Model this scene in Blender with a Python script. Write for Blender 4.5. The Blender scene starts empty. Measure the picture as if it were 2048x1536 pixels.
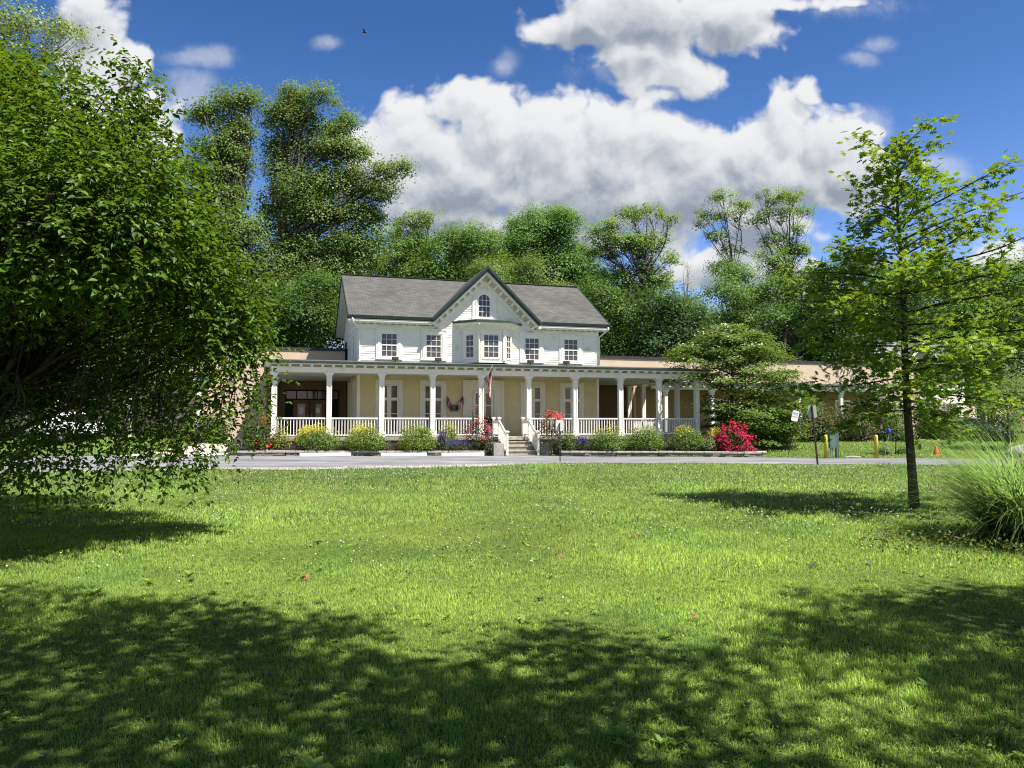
import bpy, bmesh, math, random
import numpy as np
from mathutils import Vector, Matrix
PI = math.pi
R = math.radians
sc = bpy.context.scene
COL = sc.collection

# ------------------------------------------------------------------ camera, sky, sun, exposure
EYE, F, CX, HZ = 1.6, 1540.0, 1024.0, 844.0
cd = bpy.data.cameras.new('camera')
cam = bpy.data.objects.new('camera', cd); COL.objects.link(cam)
cam.location = (0, 0, EYE)
cam.rotation_euler = (R(90) + math.atan((HZ - 768) / F), 0, 0)
cd.sensor_fit = 'HORIZONTAL'; cd.sensor_width = 36
cd.lens = 36 * F * math.cos(math.atan((HZ - 768) / F)) / 2048 * 1.001
cd.clip_end = 3000
sc.camera = cam
sc.render.resolution_x, sc.render.resolution_y = 1024, 768
sc.view_settings.view_transform = 'Standard'; sc.view_settings.look = 'None'
sc.view_settings.exposure = 1.05; sc.view_settings.gamma = 1
sc.render.engine = 'CYCLES'
cy = sc.cycles
cy.max_bounces = 7; cy.diffuse_bounces = 4; cy.glossy_bounces = 3; cy.transmission_bounces = 3
cy.filter_width = 1.1; cy.use_denoising = True; cy.denoising_prefilter = 'NONE'; cy.denoising_input_passes = 'RGB_ALBEDO_NORMAL'; cy.caustics_reflective = False; cy.caustics_refractive = False
SUN_EL, SUN_AZ = R(60), R(121.5)          # azimuth clockwise from +Y
SUN = Vector((math.sin(SUN_AZ) * math.cos(SUN_EL), math.cos(SUN_AZ) * math.cos(SUN_EL), math.sin(SUN_EL)))
sl = bpy.data.lights.new('sun', 'SUN'); sl.energy = 5.0; sl.angle = R(0.53); sl.color = (1, .955, .87)
so = bpy.data.objects.new('sun', sl); COL.objects.link(so)
so.rotation_euler = (-SUN).to_track_quat('-Z', 'Y').to_euler(); so.location = (40, -20, 60)

w = bpy.data.worlds.new('World'); sc.world = w; w.use_nodes = True
wt = w.node_tree; wn = wt.nodes; wl = wt.links; wn.clear()
def N(kind, **kw):
    n = wn.new(kind)
    for k, v in kw.items(): setattr(n, k, v)
    return n
def put(sock, v):
    if hasattr(v, 'is_output'): wl.new(v, sock)
    else: sock.default_value = v
def M(op, a, b=None, c=None, clamp=False):
    n = N('ShaderNodeMath', operation=op, use_clamp=clamp)
    for i, v in enumerate((a, b, c)):
        if v is not None: put(n.inputs[i], v)
    return n.outputs[0]
def VM(op, a, b=None, c=None):
    n = N('ShaderNodeVectorMath', operation=op)
    for i, v in enumerate((a, b, c)):
        if v is not None: put(n.inputs[i], v)
    return n
def MIX(f, a, b):
    n = N('ShaderNodeMix', data_type='RGBA')
    put(n.inputs[0], f); put(n.inputs[6], a); put(n.inputs[7], b)
    return n.outputs[2]
def SMS(x, a, b):
    n = N('ShaderNodeMapRange', interpolation_type='SMOOTHSTEP')
    put(n.inputs[0], x); n.inputs[1].default_value = a; n.inputs[2].default_value = b
    return n.outputs[0]
sky = N('ShaderNodeTexSky', sky_type='NISHITA', sun_disc=False, sun_elevation=SUN_EL, sun_rotation=SUN_AZ,
        altitude=100, air_density=1.0, dust_density=0.3, ozone_density=2.5)
tc = N('ShaderNodeTexCoord').outputs['Generated']
sx = N('ShaderNodeSeparateXYZ'); wl.new(tc, sx.inputs[0])
yy = M('MAXIMUM', sx.outputs[1], 0.12)
cq = N('ShaderNodeCombineXYZ')
wl.new(M('DIVIDE', sx.outputs[0], yy), cq.inputs[0]); wl.new(M('DIVIDE', sx.outputs[2], yy), cq.inputs[1])
q0 = cq.outputs[0]
# clouds: (azimuth tangent, elevation tangent, half width, half height) of each puff
PUFF = [(-.11, .372, .07, .05, 1), (.01, .345, .09, .06, 1), (.14, .345, .09, .06, 1), (.23, .30, .10, .06, 1), (-.075, .425, .052, .046, 1), (-.135, .372, .075, .065, 1), (-.03, .385, .075, .06, 1), (.05, .375, .10, .065, 1), (.135, .385, .085, .052, 1), (.215, .365, .085, .06, 1), (-.17, .34, .06, .06, 1),
        (-.06, .31, .15, .08, 1), (.10, .30, .17, .10, 1), (.25, .31, .10, .08, 1), (.305, .36, .065, .055, 1), (.365, .395, .055, .06, 1), (.395, .43, .026, .026, 1), (.42, .36, .07, .06, 1), (.47, .385, .05, .03, .8),
        (.36, .32, .13, .065, 1), (.45, .325, .08, .05, 1), (.55, .335, .055, .018, .45), (.06, .25, .20, .05, 1), (-.09, .275, .12, .05, 1), (.33, .25, .08, .06, 1), (.30, .20, .12, .05, .9),
        (.05, .52, .05, .02, .8), (.10, .53, .08, .03, 1), (.19, .54, .15, .055, 1), (.17, .48, .075, .045, 1), (.23, .465, .065, .04, 1), (.205, .435, .04, .025, .7), (.29, .53, .09, .045, 1), (.36, .555, .06, .02, .8), (.45, .555, .09, .018, .75), (.12, .475, .05, .03, .6),
        (-.56, .53, .055, .06, 1), (-.545, .45, .065, .07, 1), (-.50, .475, .03, .03, 1), (-.485, .41, .055, .06, 1), (-.46, .37, .04, .05, 1), (-.58, .36, .12, .08, 1),
        (.655, .215, .05, .035, 1), (.64, .20, .05, .03, .9)]
WISP = [(.575, .325, .05, .02), (.485, .50, .04, .02), (.465, .482, .04, .02), (-.245, .502, .03, .018), (-.01, .475, .03, .03), (-.41, .485, .09, .025), (.55, .335, .08, .03), (.12, .47, .08, .04), (.47, .39, .07, .04), (.45, .55, .13, .03), (-.43, .44, .06, .05)]
def density(q):
    wrp = N('ShaderNodeTexNoise'); wl.new(q, wrp.inputs['Vector']); wrp.inputs['Scale'].default_value = 9; wrp.inputs['Detail'].default_value = 3
    q1 = VM('MULTIPLY_ADD', VM('SUBTRACT', wrp.outputs['Color'], (.5, .5, .5)).outputs[0], (.06, .055, 0), q).outputs[0]
    acc = None
    for cx, cyy, rx, ry, am in PUFF:
        rx *= 1.22; ry *= 1.22
        ln = VM('LENGTH', VM('MULTIPLY_ADD', q1, (1 / rx, 1 / ry, 0), (-cx / rx, -cyy / ry, 0)).outputs[0]).outputs[1]
        d = M('MULTIPLY_ADD', ln, -1.0 if am > .5 else -.7, am)
        acc = d if acc is None else M('SMOOTH_MAX', acc, d, .14)
    nz = N('ShaderNodeTexNoise'); wl.new(q1, nz.inputs['Vector'])
    nz.inputs['Scale'].default_value = 16; nz.inputs['Detail'].default_value = 9; nz.inputs['Roughness'].default_value = .60
    tot = M('MULTIPLY_ADD', M('SUBTRACT', nz.outputs[0], .5), .95, M('MINIMUM', acc, .80))
    for scl, amp in ((15, .50), (34, .30), (75, .16)):
        vo = N('ShaderNodeTexVoronoi', feature='F1'); wl.new(q1, vo.inputs['Vector']); vo.inputs['Scale'].default_value = scl
        tot = M('MULTIPLY_ADD', M('SUBTRACT', .45, vo.outputs['Distance']), amp, tot)
    return tot, nz.outputs[0], acc
d0, n0, a0 = density(q0)
d1, n1, a1 = density(VM('ADD', q0, (.010, .020, 0)).outputs[0])
wacc = None
for cx, cyy, rx, ry in WISP:
    ln = VM('LENGTH', VM('MULTIPLY_ADD', q0, (1 / rx, 1 / ry, 0), (-cx / rx, -cyy / ry, 0)).outputs[0]).outputs[1]
    d_ = M('SUBTRACT', 1.0, ln); wacc = d_ if wacc is None else M('MAXIMUM', wacc, d_)
wav = SMS(M('MULTIPLY_ADD', M('SUBTRACT', n0, .5), 2.6, M('MULTIPLY', wacc, .9)), .05, 1.0)
alpha = M('MAXIMUM', SMS(d0, .04, .40), M('MULTIPLY', M('MULTIPLY', wav, SMS(wacc, 0.0, .7)), .42))
lit = SMS(M('SUBTRACT', d0, d1), -.40, .30)
thick = SMS(M('MULTIPLY_ADD', M('SUBTRACT', n1, .5), .9, a1), .15, 1.0)
sq = N('ShaderNodeSeparateXYZ'); wl.new(q0, sq.inputs[0])
low = M('SUBTRACT', 1.0, SMS(M('ADD', sq.outputs[1], M('MULTIPLY', M('SUBTRACT', n0, .5), .12)), .255, .40))
high = SMS(sq.outputs[1], .43, .50)
grey = M('ADD', M('MULTIPLY', thick, M('ADD', .12, M('ADD', M('MULTIPLY', low, .78), M('MULTIPLY', high, .60)))), M('MULTIPLY', M('SUBTRACT', 1.0, lit), .34), clamp=True)
ccol = MIX(grey, (7.1, 7.15, 7.3, 1), (2.45, 2.85, 3.5, 1))
front = SMS(sx.outputs[1], .12, .25)
# unseen clouds added behind the camera to set the light from there
nb = N('ShaderNodeTexNoise'); wl.new(tc, nb.inputs['Vector']); nb.inputs['Scale'].default_value = 2.2; nb.inputs['Detail'].default_value = 5
ab = M('MULTIPLY', SMS(nb.outputs[0], .5, .66), M('MULTIPLY', M('SUBTRACT', 1.0, front), SMS(sx.outputs[2], .02, .2)))
hs = N('ShaderNodeHueSaturation'); hs.inputs['Saturation'].default_value = 1.32; hs.inputs['Value'].default_value = 1.30
wl.new(sky.outputs[0], hs.inputs['Color'])
tint = VM('SCALE', VM('MULTIPLY', hs.outputs[0], (1.25, .95, 1.06)).outputs[0]); wl.new(M('SUBTRACT', 1.08, M('MULTIPLY', SMS(sx.outputs[2], .12, .52), .34)), tint.inputs['Scale']); tint = tint.outputs[0]
c1 = MIX(M('MULTIPLY', alpha, front), tint, ccol)
c2 = MIX(ab, c1, (4.4, 4.5, 4.7, 1))
bg = N('ShaderNodeBackground'); wl.new(c2, bg.inputs[0]); bg.inputs[1].default_value = 0.060
wo = N('ShaderNodeOutputWorld'); wl.new(bg.outputs[0], wo.inputs[0])

# ------------------------------------------------------------------ materials
def mat(name, col, rough=.6, spec=.3, var=.0, scale=4.0, col2=None, bump=0, bscale=60, metal=0, detail=6, lo=.35, hi=.65):
    m = bpy.data.materials.new(name); m.use_nodes = True
    nt = m.node_tree; b = nt.nodes['Principled BSDF']
    b.inputs['Roughness'].default_value = rough; b.inputs['Specular IOR Level'].default_value = spec; b.inputs['Metallic'].default_value = metal
    b.inputs['Base Color'].default_value = (*col, 1)
    t = nt.nodes.new('ShaderNodeTexCoord')
    if col2 or var:
        if not col2: col2 = tuple(c * (1 - var) for c in col)
        n = nt.nodes.new('ShaderNodeTexNoise'); n.inputs['Scale'].default_value = scale; n.inputs['Detail'].default_value = detail; n.inputs['Roughness'].default_value = .65
        nt.links.new(t.outputs['Object'], n.inputs['Vector'])
        r = nt.nodes.new('ShaderNodeValToRGB'); r.color_ramp.elements[0].position = lo; r.color_ramp.elements[1].position = hi
        r.color_ramp.elements[0].color = (*col2, 1); r.color_ramp.elements[1].color = (*col, 1)
        nt.links.new(n.outputs[0], r.inputs[0]); nt.links.new(r.outputs[0], b.inputs['Base Color'])
    if bump:
        n = nt.nodes.new('ShaderNodeTexNoise'); n.inputs['Scale'].default_value = bscale; n.inputs['Detail'].default_value = 4
        nt.links.new(t.outputs['Object'], n.inputs['Vector'])
        u = nt.nodes.new('ShaderNodeBump'); u.inputs['Strength'].default_value = bump; u.inputs['Distance'].default_value = .02
        nt.links.new(n.outputs[0], u.inputs['Height']); nt.links.new(u.outputs[0], b.inputs['Normal'])
    return m
def leafmat(name, trans=.35, rough=.5, spec=.25, tgain=(1.9, 1.7, .8), upn=0):
    m = bpy.data.materials.new(name); m.use_nodes = True
    nt = m.node_tree; b = nt.nodes['Principled BSDF']; out = nt.nodes['Material Output']
    b.inputs['Roughness'].default_value = rough; b.inputs['Specular IOR Level'].default_value = spec
    a = nt.nodes.new('ShaderNodeAttribute'); a.attribute_name = 'Col'
    nt.links.new(a.outputs['Color'], b.inputs['Base Color'])
    v = nt.nodes.new('ShaderNodeVectorMath'); v.operation = 'MULTIPLY'; v.inputs[1].default_value = tgain
    nt.links.new(a.outputs['Color'], v.inputs[0])
    tr = nt.nodes.new('ShaderNodeBsdfTranslucent'); nt.links.new(v.outputs[0], tr.inputs[0])
    mx = nt.nodes.new('ShaderNodeMixShader'); mx.inputs[0].default_value = trans
    if upn:                                     # thin blades shade like the turf they stand in
        g = nt.nodes.new('ShaderNodeNewGeometry'); k = nt.nodes.new('ShaderNodeVectorMath'); k.operation = 'SCALE'; k.inputs['Scale'].default_value = 1 - upn; nt.links.new(g.outputs['Normal'], k.inputs[0])
        a2 = nt.nodes.new('ShaderNodeVectorMath'); a2.operation = 'ADD'; a2.inputs[1].default_value = (0, 0, upn); nt.links.new(k.outputs[0], a2.inputs[0])
        nz_ = nt.nodes.new('ShaderNodeVectorMath'); nz_.operation = 'NORMALIZE'; nt.links.new(a2.outputs[0], nz_.inputs[0]); nt.links.new(nz_.outputs[0], b.inputs['Normal'])
    nt.links.new(b.outputs[0], mx.inputs[1]); nt.links.new(tr.outputs[0], mx.inputs[2]); nt.links.new(mx.outputs[0], out.inputs[0])
    return m
WHITE = mat('white_paint', (.85, .815, .74), .5, .3, scale=1.7, col2=(.74, .71, .65), detail=10, lo=.25, hi=.5)
CLAPW = mat('white_clapboard_paint', (.85, .815, .73), .55, .25, scale=2.5, col2=(.62, .59, .52), detail=12, lo=.30, hi=.44)
CREAM = mat('cream_clapboard_paint', (.66, .58, .34), .55, .25, scale=1.6, col2=(.58, .50, .28), detail=10)
CREAMT = mat('pale_trim_paint', (.72, .70, .60), .55, .25, scale=2.0, col2=(.66, .63, .52))
GREEN = mat('dark_green_trim', (.018, .030, .026), .4, .4, scale=3, col2=(.03, .045, .038))
GREENL = mat('weathered_green_edge', (.07, .09, .075), .5, .4, scale=2, col2=(.11, .13, .11))
FRIEZE = mat('frieze_paint', (.40, .40, .31), .6, .2, scale=3, col2=(.34, .34, .26))
CEIL = mat('ceiling_paint', (.62, .63, .60), .6, .2, scale=1, col2=(.55, .56, .53))
BOARD = mat('weathered_boards', (.40, .365, .30), .7, .2, scale=6, col2=(.24, .215, .175), bump=.3)
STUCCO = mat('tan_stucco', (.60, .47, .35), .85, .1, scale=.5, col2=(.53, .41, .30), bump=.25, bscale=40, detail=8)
STUCCOD = mat('brown_shaded_stucco', (.17, .115, .07), .85, .1, scale=.8, col2=(.14, .095, .06), bump=.2, bscale=40)  # on the right wing, tan stucco with porch-roof shade put into the colour
CAP = mat('dark_metal_cap', (.045, .042, .042), .5, .4, var=.3)
DARK = mat('dark_void', (.02, .018, .016), .8, .1, var=.2)
GLASS = mat('window_glass', (.035, .034, .034), .06, .55, scale=.7, col2=(.022, .022, .023))
GLASSB = mat('window_glass_blinds', (.075, .072, .072), .09, .5, scale=.9, col2=(.055, .053, .053))
WOOD = mat('varnished_wood', (.13, .055, .022), .4, .4, scale=5, col2=(.08, .035, .015))
GRANITE = mat('granite', (.40, .38, .35), .75, .25, scale=5, col2=(.24, .23, .21), bump=.3, bscale=25, detail=12)
STONE = mat('stone_edging', (.30, .26, .22), .85, .15, scale=2.6, col2=(.13, .11, .095), bump=.6, bscale=18, detail=10)
STONECAP = mat('stone_capstones', (.46, .43, .39), .85, .15, scale=3, col2=(.30, .28, .25), bump=.4, bscale=20)
CONC = mat('concrete', (.40, .365, .31), .85, .15, scale=2, col2=(.31, .28, .24), bump=.2)
STOPM = mat('painted_concrete', (.78, .78, .76), .7, .2, scale=5, col2=(.55, .54, .52), detail=10, lo=.25, hi=.42)
BARK = mat('bark', (.085, .065, .048), .9, .1, scale=7, col2=(.035, .028, .022), bump=.8, bscale=22)
BARKG = mat('grey_bark', (.15, .13, .105), .9, .1, scale=5, col2=(.06, .05, .042), bump=.6, bscale=15)
TWIG = mat('bare_twigs', (.16, .15, .135), .9, .1, var=.4)
METAL = mat('galvanized_metal', (.42, .46, .46), .45, .5, var=.15, metal=.3)
RUST = mat('rusty_brown_post', (.055, .028, .022), .7, .3, col2=(.03, .018, .015), scale=8)
POSTG = mat('green_post', (.02, .04, .03), .5, .4, var=.3)
YEL = mat('yellow_paint', (.72, .52, .06), .5, .35, scale=3, col2=(.58, .42, .06))
BLUE = mat('blue_paint', (.02, .08, .60), .5, .3, var=.2)
ORANGE = mat('orange_plastic', (.75, .13, .035), .5, .3, scale=6, col2=(.60, .10, .03))
BOXG = mat('utility_green', (.12, .20, .16), .5, .4, scale=3, col2=(.10, .165, .135))
LAMPB = mat('brown_lamp_housing', (.07, .05, .042), .6, .3, var=.3)
CARW = mat('white_car_paint', (.78, .79, .80), .25, .5, var=.04)
TYRE = mat('tyre_rubber', (.02, .02, .02), .85, .2, var=.2)
RIM = mat('wheel_rim', (.35, .36, .37), .35, .5, var=.1, metal=.6)
REDL = mat('red_lens', (.5, .02, .02), .25, .5, var=.1)
SIGNW = mat('white_sign_face', (.78, .78, .76), .5, .3, var=.05)
SIGNR = mat('red_sign_ink', (.55, .05, .05), .5, .2, var=.05)
SIGNB = mat('blue_sign_ink', (.05, .07, .30), .5, .2, var=.05)
PLAQ = mat('plaque_green', (.008, .018, .013), .4, .4, var=.2)
LETTER = mat('plaque_lettering', (.62, .62, .52), .5, .2, var=.05)
CHAIR = mat('reddish_brown_wood', (.085, .030, .020), .5, .3, scale=8, col2=(.05, .02, .014))
PAPER = mat('paper', (.7, .7, .68), .7, .1, var=.05)
GREYSH = mat('grey_shingle', (.22, .22, .22), .85, .1, var=.25, scale=3)
LEAF = leafmat('leaf'); LEAFN = leafmat('glossy_leaf', .36, .45, .28, (2.0, 1.75, .6)); PETAL = leafmat('petal', .25, .6, .1, (1.1, 1.1, 1.1))
BLADE = leafmat('grass_blade', .48, .55, .15, (1.75, 1.65, .8), .8)

def shingle_mat():
    m = bpy.data.materials.new('roof_shingles'); m.use_nodes = True
    nt = m.node_tree; b = nt.nodes['Principled BSDF']; L = nt.links.new; nn = nt.nodes.new
    t = nn('ShaderNodeTexCoord'); mp = nn('ShaderNodeMapping'); mp.inputs['Scale'].default_value = (1, 1.16, 0); L(t.outputs['Object'], mp.inputs[0])
    br = nn('ShaderNodeTexBrick'); L(mp.outputs[0], br.inputs[0])
    br.offset = .5; br.inputs['Scale'].default_value = 1; br.inputs['Brick Width'].default_value = .36; br.inputs['Row Height'].default_value = .145
    br.inputs['Mortar Size'].default_value = .012; br.inputs['Mortar Smooth'].default_value = .5; br.inputs['Bias'].default_value = 0
    br.inputs['Color1'].default_value = (.082, .082, .077, 1); br.inputs['Color2'].default_value = (.118, .118, .111, 1); br.inputs['Mortar'].default_value = (.04, .039, .035, 1)
    n = nn('ShaderNodeTexNoise'); n.inputs['Scale'].default_value = .55; n.inputs['Detail'].default_value = 9; n.inputs['Roughness'].default_value = .62; L(t.outputs['Object'], n.inputs['Vector'])
    r = nn('ShaderNodeValToRGB'); r.color_ramp.elements[0].position = .34; r.color_ramp.elements[1].position = .58
    r.color_ramp.elements[0].color = (.84, .84, .84, 1); r.color_ramp.elements[1].color = (1.04, 1.04, 1.0, 1); L(n.outputs[0], r.inputs[0])
    mx = nn('ShaderNodeMix'); mx.data_type = 'RGBA'; mx.blend_type = 'MULTIPLY'; mx.inputs[0].default_value = 1
    L(br.outputs[0], mx.inputs[6]); L(r.outputs[0], mx.inputs[7]); L(mx.outputs[2], b.inputs['Base Color'])
    b.inputs['Roughness'].default_value = .9; b.inputs['Specular IOR Level'].default_value = .1
    bu = nn('ShaderNodeBump'); bu.inputs['Strength'].default_value = .6; bu.inputs['Distance'].default_value = .02; L(br.outputs[0], bu.inputs['Height']); L(bu.outputs[0], b.inputs['Normal'])
    return m
ROOF = shingle_mat()

# ------------------------------------------------------------------ helpers
class MB:
    def __init__(s, xf=None): s.v = []; s.f = []; s.xf = xf
    def add(s, vs, fs):
        o = len(s.v); s.v += [tuple(p) for p in vs]; s.f += [tuple(i + o for i in f) for f in fs]; return s
    def box(s, x0, x1, y0, y1, z0, z1):
        return s.add([(x0, y0, z0), (x1, y0, z0), (x1, y1, z0), (x0, y1, z0), (x0, y0, z1), (x1, y0, z1), (x1, y1, z1), (x0, y1, z1)],
                     [(0, 3, 2, 1), (4, 5, 6, 7), (0, 1, 5, 4), (1, 2, 6, 5), (2, 3, 7, 6), (3, 0, 4, 7)])
    def prism(s, pts, vec):
        n = len(pts); q = [(p[0] + vec[0], p[1] + vec[1], p[2] + vec[2]) for p in pts]
        return s.add(list(pts) + q, [tuple(range(n)), tuple(range(2 * n - 1, n - 1, -1))] + [(i, (i + 1) % n, n + (i + 1) % n, n + i) for i in range(n)])
    def rings(s, rs, cap=True):
        n = len(rs[0]); vs = [p for r in rs for p in r]; fs = []
        for k in range(len(rs) - 1):
            for i in range(n): fs.append((k * n + i, k * n + (i + 1) % n, (k + 1) * n + (i + 1) % n, (k + 1) * n + i))
        if cap: fs += [tuple(range(n - 1, -1, -1)), tuple(range((len(rs) - 1) * n, len(rs) * n))]
        return s.add(vs, fs)
    def sq(s, x, y, prof):
        return s.rings([[(x - h, y - h, z), (x + h, y - h, z), (x + h, y + h, z), (x - h, y + h, z)] for z, h in prof])
    def lathe(s, x, y, prof, n=16):
        return s.rings([[(x + r * math.cos(2 * PI * i / n), y + r * math.sin(2 * PI * i / n), z) for i in range(n)] for z, r in prof])
    def bar(s, p0, p1, w, h, up=(0, 0, 1)):
        p0, p1 = Vector(p0), Vector(p1); d = (p1 - p0).normalized(); a = d.cross(Vector(up))
        if a.length < 1e-4: a = d.cross(Vector((0, 1, 0)))
        a.normalize(); b = a.cross(d)
        return s.rings([[p + a * x * w / 2 + b * y * h / 2 for x, y in ((-1, -1), (1, -1), (1, 1), (-1, 1))] for p in (p0, p1)])
    def tube(s, path, rad, n=6):
        P = [Vector(p) for p in path]; rs = []; ref = Vector((.31, .77, .55)).normalized()
        for i, p in enumerate(P):
            d = (P[min(i + 1, len(P) - 1)] - P[max(i - 1, 0)])
            d = d.normalized() if d.length > 1e-9 else Vector((0, 0, 1))
            a = d.cross(ref)
            if a.length < .05: a = d.cross(Vector((1, 0, 0)))
            a.normalize(); b = d.cross(a); r = rad[i] if hasattr(rad, '__len__') else rad
            rs.append([p + (a * math.cos(2 * PI * k / n) + b * math.sin(2 * PI * k / n)) * r for k in range(n)])
        return s.rings(rs)
    def ring(s, x0, x1, z0, z1, wd, yf, yb, wb=None):
        wb = wd if wb is None else wb
        s.box(x0, x1, yf, yb, z1 - wd, z1)
        if wb > 0: s.box(x0, x1, yf, yb, z0, z0 + wb)
        s.box(x0, x0 + wd, yf, yb, z0 + wb, z1 - wd); s.box(x1 - wd, x1, yf, yb, z0 + wb, z1 - wd); return s
    def build(s, name, m, parent=None, smooth=False, bevel=0):
        me = bpy.data.meshes.new(name)
        vs = [s.xf @ Vector(p) for p in s.v] if s.xf else s.v
        me.from_pydata([tuple(p) for p in vs], [], s.f)
        bm = bmesh.new(); bm.from_mesh(me); bmesh.ops.recalc_face_normals(bm, faces=bm.faces)
        if bevel: bmesh.ops.bevel(bm, geom=list(bm.edges), offset=bevel, segments=2, affect='EDGES', clamp_overlap=True)
        bm.to_mesh(me); bm.free()
        if smooth: me.polygons.foreach_set('use_smooth', [True] * len(me.polygons))
        me.materials.append(m)
        o = bpy.data.objects.new(name, me); COL.objects.link(o)
        if parent: o.parent = parent
        return o
def tag(o, label=None, cat=None, group=None, kind=None):
    if label: o['label'] = label
    if cat: o['category'] = cat
    if group: o['group'] = group
    if kind: o['kind'] = kind
    return o
def T(name, label, cat, loc=(0, 0, 0), rz=0, group=None):
    o = bpy.data.objects.new(name, None); COL.objects.link(o); o.location = loc; o.rotation_euler = (0, 0, rz); o.empty_display_size = .3
    return tag(o, label, cat, group)
def copy_tree(o, parent=None):
    c = o.copy(); COL.objects.link(c)
    if parent: c.parent = parent
    for ch in list(o.children): copy_tree(ch, c)
    return c
def sstep(x, a, b):
    t = np.clip((np.asarray(x, float) - a) / (b - a), 0, 1); return t * t * (3 - 2 * t)
def zg(X, Y):                                   # height of the ground
    X = np.asarray(X, float); Y = np.asarray(Y, float)
    far = sstep(Y, 8, 34)
    tilt = np.where(X < 0, -.0075 * np.maximum(X, -60), -.003 * np.minimum(X, 40)) - .03
    lw = sstep(-X, 12, 17); rw = sstep(X, 11, 16)
    rise = lw * .72 * sstep(Y, 33.5, 42.5) + rw * .62 * sstep(Y, 35.6, 52) + (1 - lw) * (1 - rw) * .4 * sstep(Y, 40, 50)
    return far * tilt + rise + .012 * np.sin(X * .9 + 1) * np.sin(Y * .7) * sstep(Y, 3, 9)
def gz(x, y): return float(zg(x, y))
def at(px, py, Y): return Vector(((px - CX) / F * Y, Y, EYE + (HZ - py) / F * Y))
def gp(px, Y):
    x = (px - CX) / F * Y; return Vector((x, Y, gz(x, Y)))
TH = R(16.7); HO = Vector((-11.311, 36.593, 0))
def H(u, v, z): return Vector((HO.x + u * math.cos(TH) - v * math.sin(TH), HO.y + u * math.sin(TH) + v * math.cos(TH), z))

LT = {
 'quad': (np.array([(0, 0, 0), (.45, .36, .10), (1, 0, -.05), (.45, -.36, .10)]), np.array([(0, 1, 2), (0, 2, 3)])),
 'ovate': (np.array([(0, 0, 0), (.28, .27, .07), (.62, .24, .05), (1.05, 0, -.20), (.62, -.24, .05), (.28, -.27, .07)]), np.array([(0, 1, 2), (0, 2, 3), (0, 3, 4), (0, 4, 5)])),
 'oak': (np.array([(.42, 0, .03), (0, 0, 0), (.12, .10, 0), (.16, .42, -.05), (.34, .13, .02), (.48, .50, -.04), (.62, .13, .02), (.80, .30, -.04), (.84, .08, 0), (1.05, 0, -.12),
                   (.84, -.08, 0), (.80, -.30, -.04), (.62, -.13, .02), (.48, -.50, -.04), (.34, -.13, .02), (.16, -.42, -.05), (.12, -.10, 0)]),
         np.array([(0, i, i + 1) for i in range(1, 16)] + [(0, 16, 1)])),
 'petal': (np.array([(-.5, -.5, .12), (.5, -.5, .12), (.5, .5, .12), (-.5, .5, .12), (0, 0, -.05)]), np.array([(0, 1, 4), (1, 2, 4), (2, 3, 4), (3, 0, 4)])),
 'blob': (np.array([(0, 0, -.5), (.5, 0, 0), (0, .5, 0), (-.5, 0, 0), (0, -.5, 0), (0, 0, .5)]), np.array([(0, 2, 1), (0, 3, 2), (0, 4, 3), (0, 1, 4), (5, 1, 2), (5, 2, 3), (5, 3, 4), (5, 4, 1)])),
}
def np_mesh(name, m, V, Fc, colr=None, parent=None, smooth=False):
    me = bpy.data.meshes.new(name); nv, nf, k = len(V), len(Fc), Fc.shape[1]
    me.vertices.add(nv); me.vertices.foreach_set('co', np.ascontiguousarray(V, np.float32).ravel())
    me.loops.add(nf * k); me.loops.foreach_set('vertex_index', np.ascontiguousarray(Fc, np.int32).ravel())
    me.polygons.add(nf); me.polygons.foreach_set('loop_start', np.arange(0, nf * k, k, dtype=np.int32))
    if smooth: me.polygons.foreach_set('use_smooth', np.ones(nf, bool))
    if colr is not None:
        a = me.color_attributes.new('Col', 'FLOAT_COLOR', 'POINT')
        a.data.foreach_set('color', np.concatenate([np.clip(colr, 0, 1), np.ones((nv, 1))], 1).astype(np.float32).ravel())
    me.update(); me.materials.append(m)
    o = bpy.data.objects.new(name, me); COL.objects.link(o)
    if parent: o.parent = parent
    return o
def unit(a): return a / np.maximum(np.linalg.norm(a, axis=1, keepdims=True), 1e-9)
def leaves(name, m, pos, nrm, size, colr, kind='quad', parent=None, along=None, rng=None):
    rng = rng or np.random.default_rng(1); n = len(pos); tv, tf = LT[kind]
    z = unit(nrm); a = rng.normal(size=(n, 3)) if along is None else along
    x = unit(a - (a * z).sum(1, keepdims=True) * z); y = np.cross(z, x)
    V = pos[:, None, :] + size[:, None, None] * (tv[None, :, 0:1] * x[:, None, :] + tv[None, :, 1:2] * y[:, None, :] + tv[None, :, 2:3] * z[:, None, :])
    Fc = tf[None] + (np.arange(n) * len(tv))[:, None, None]
    return np_mesh(name, m, V.reshape(-1, 3), Fc.reshape(-1, 3), np.repeat(colr, len(tv), 0), parent)
def jitter(rng, col, n, hue=.18, val=.22):
    c = np.array(col)[None] * (1 + rng.normal(0, val, (n, 1))); t = rng.normal(0, hue, n)
    c = c * np.stack([1 + t, 1 + t * .25, 1 - t * .3], 1); return np.clip(c, .004, .9)

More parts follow.
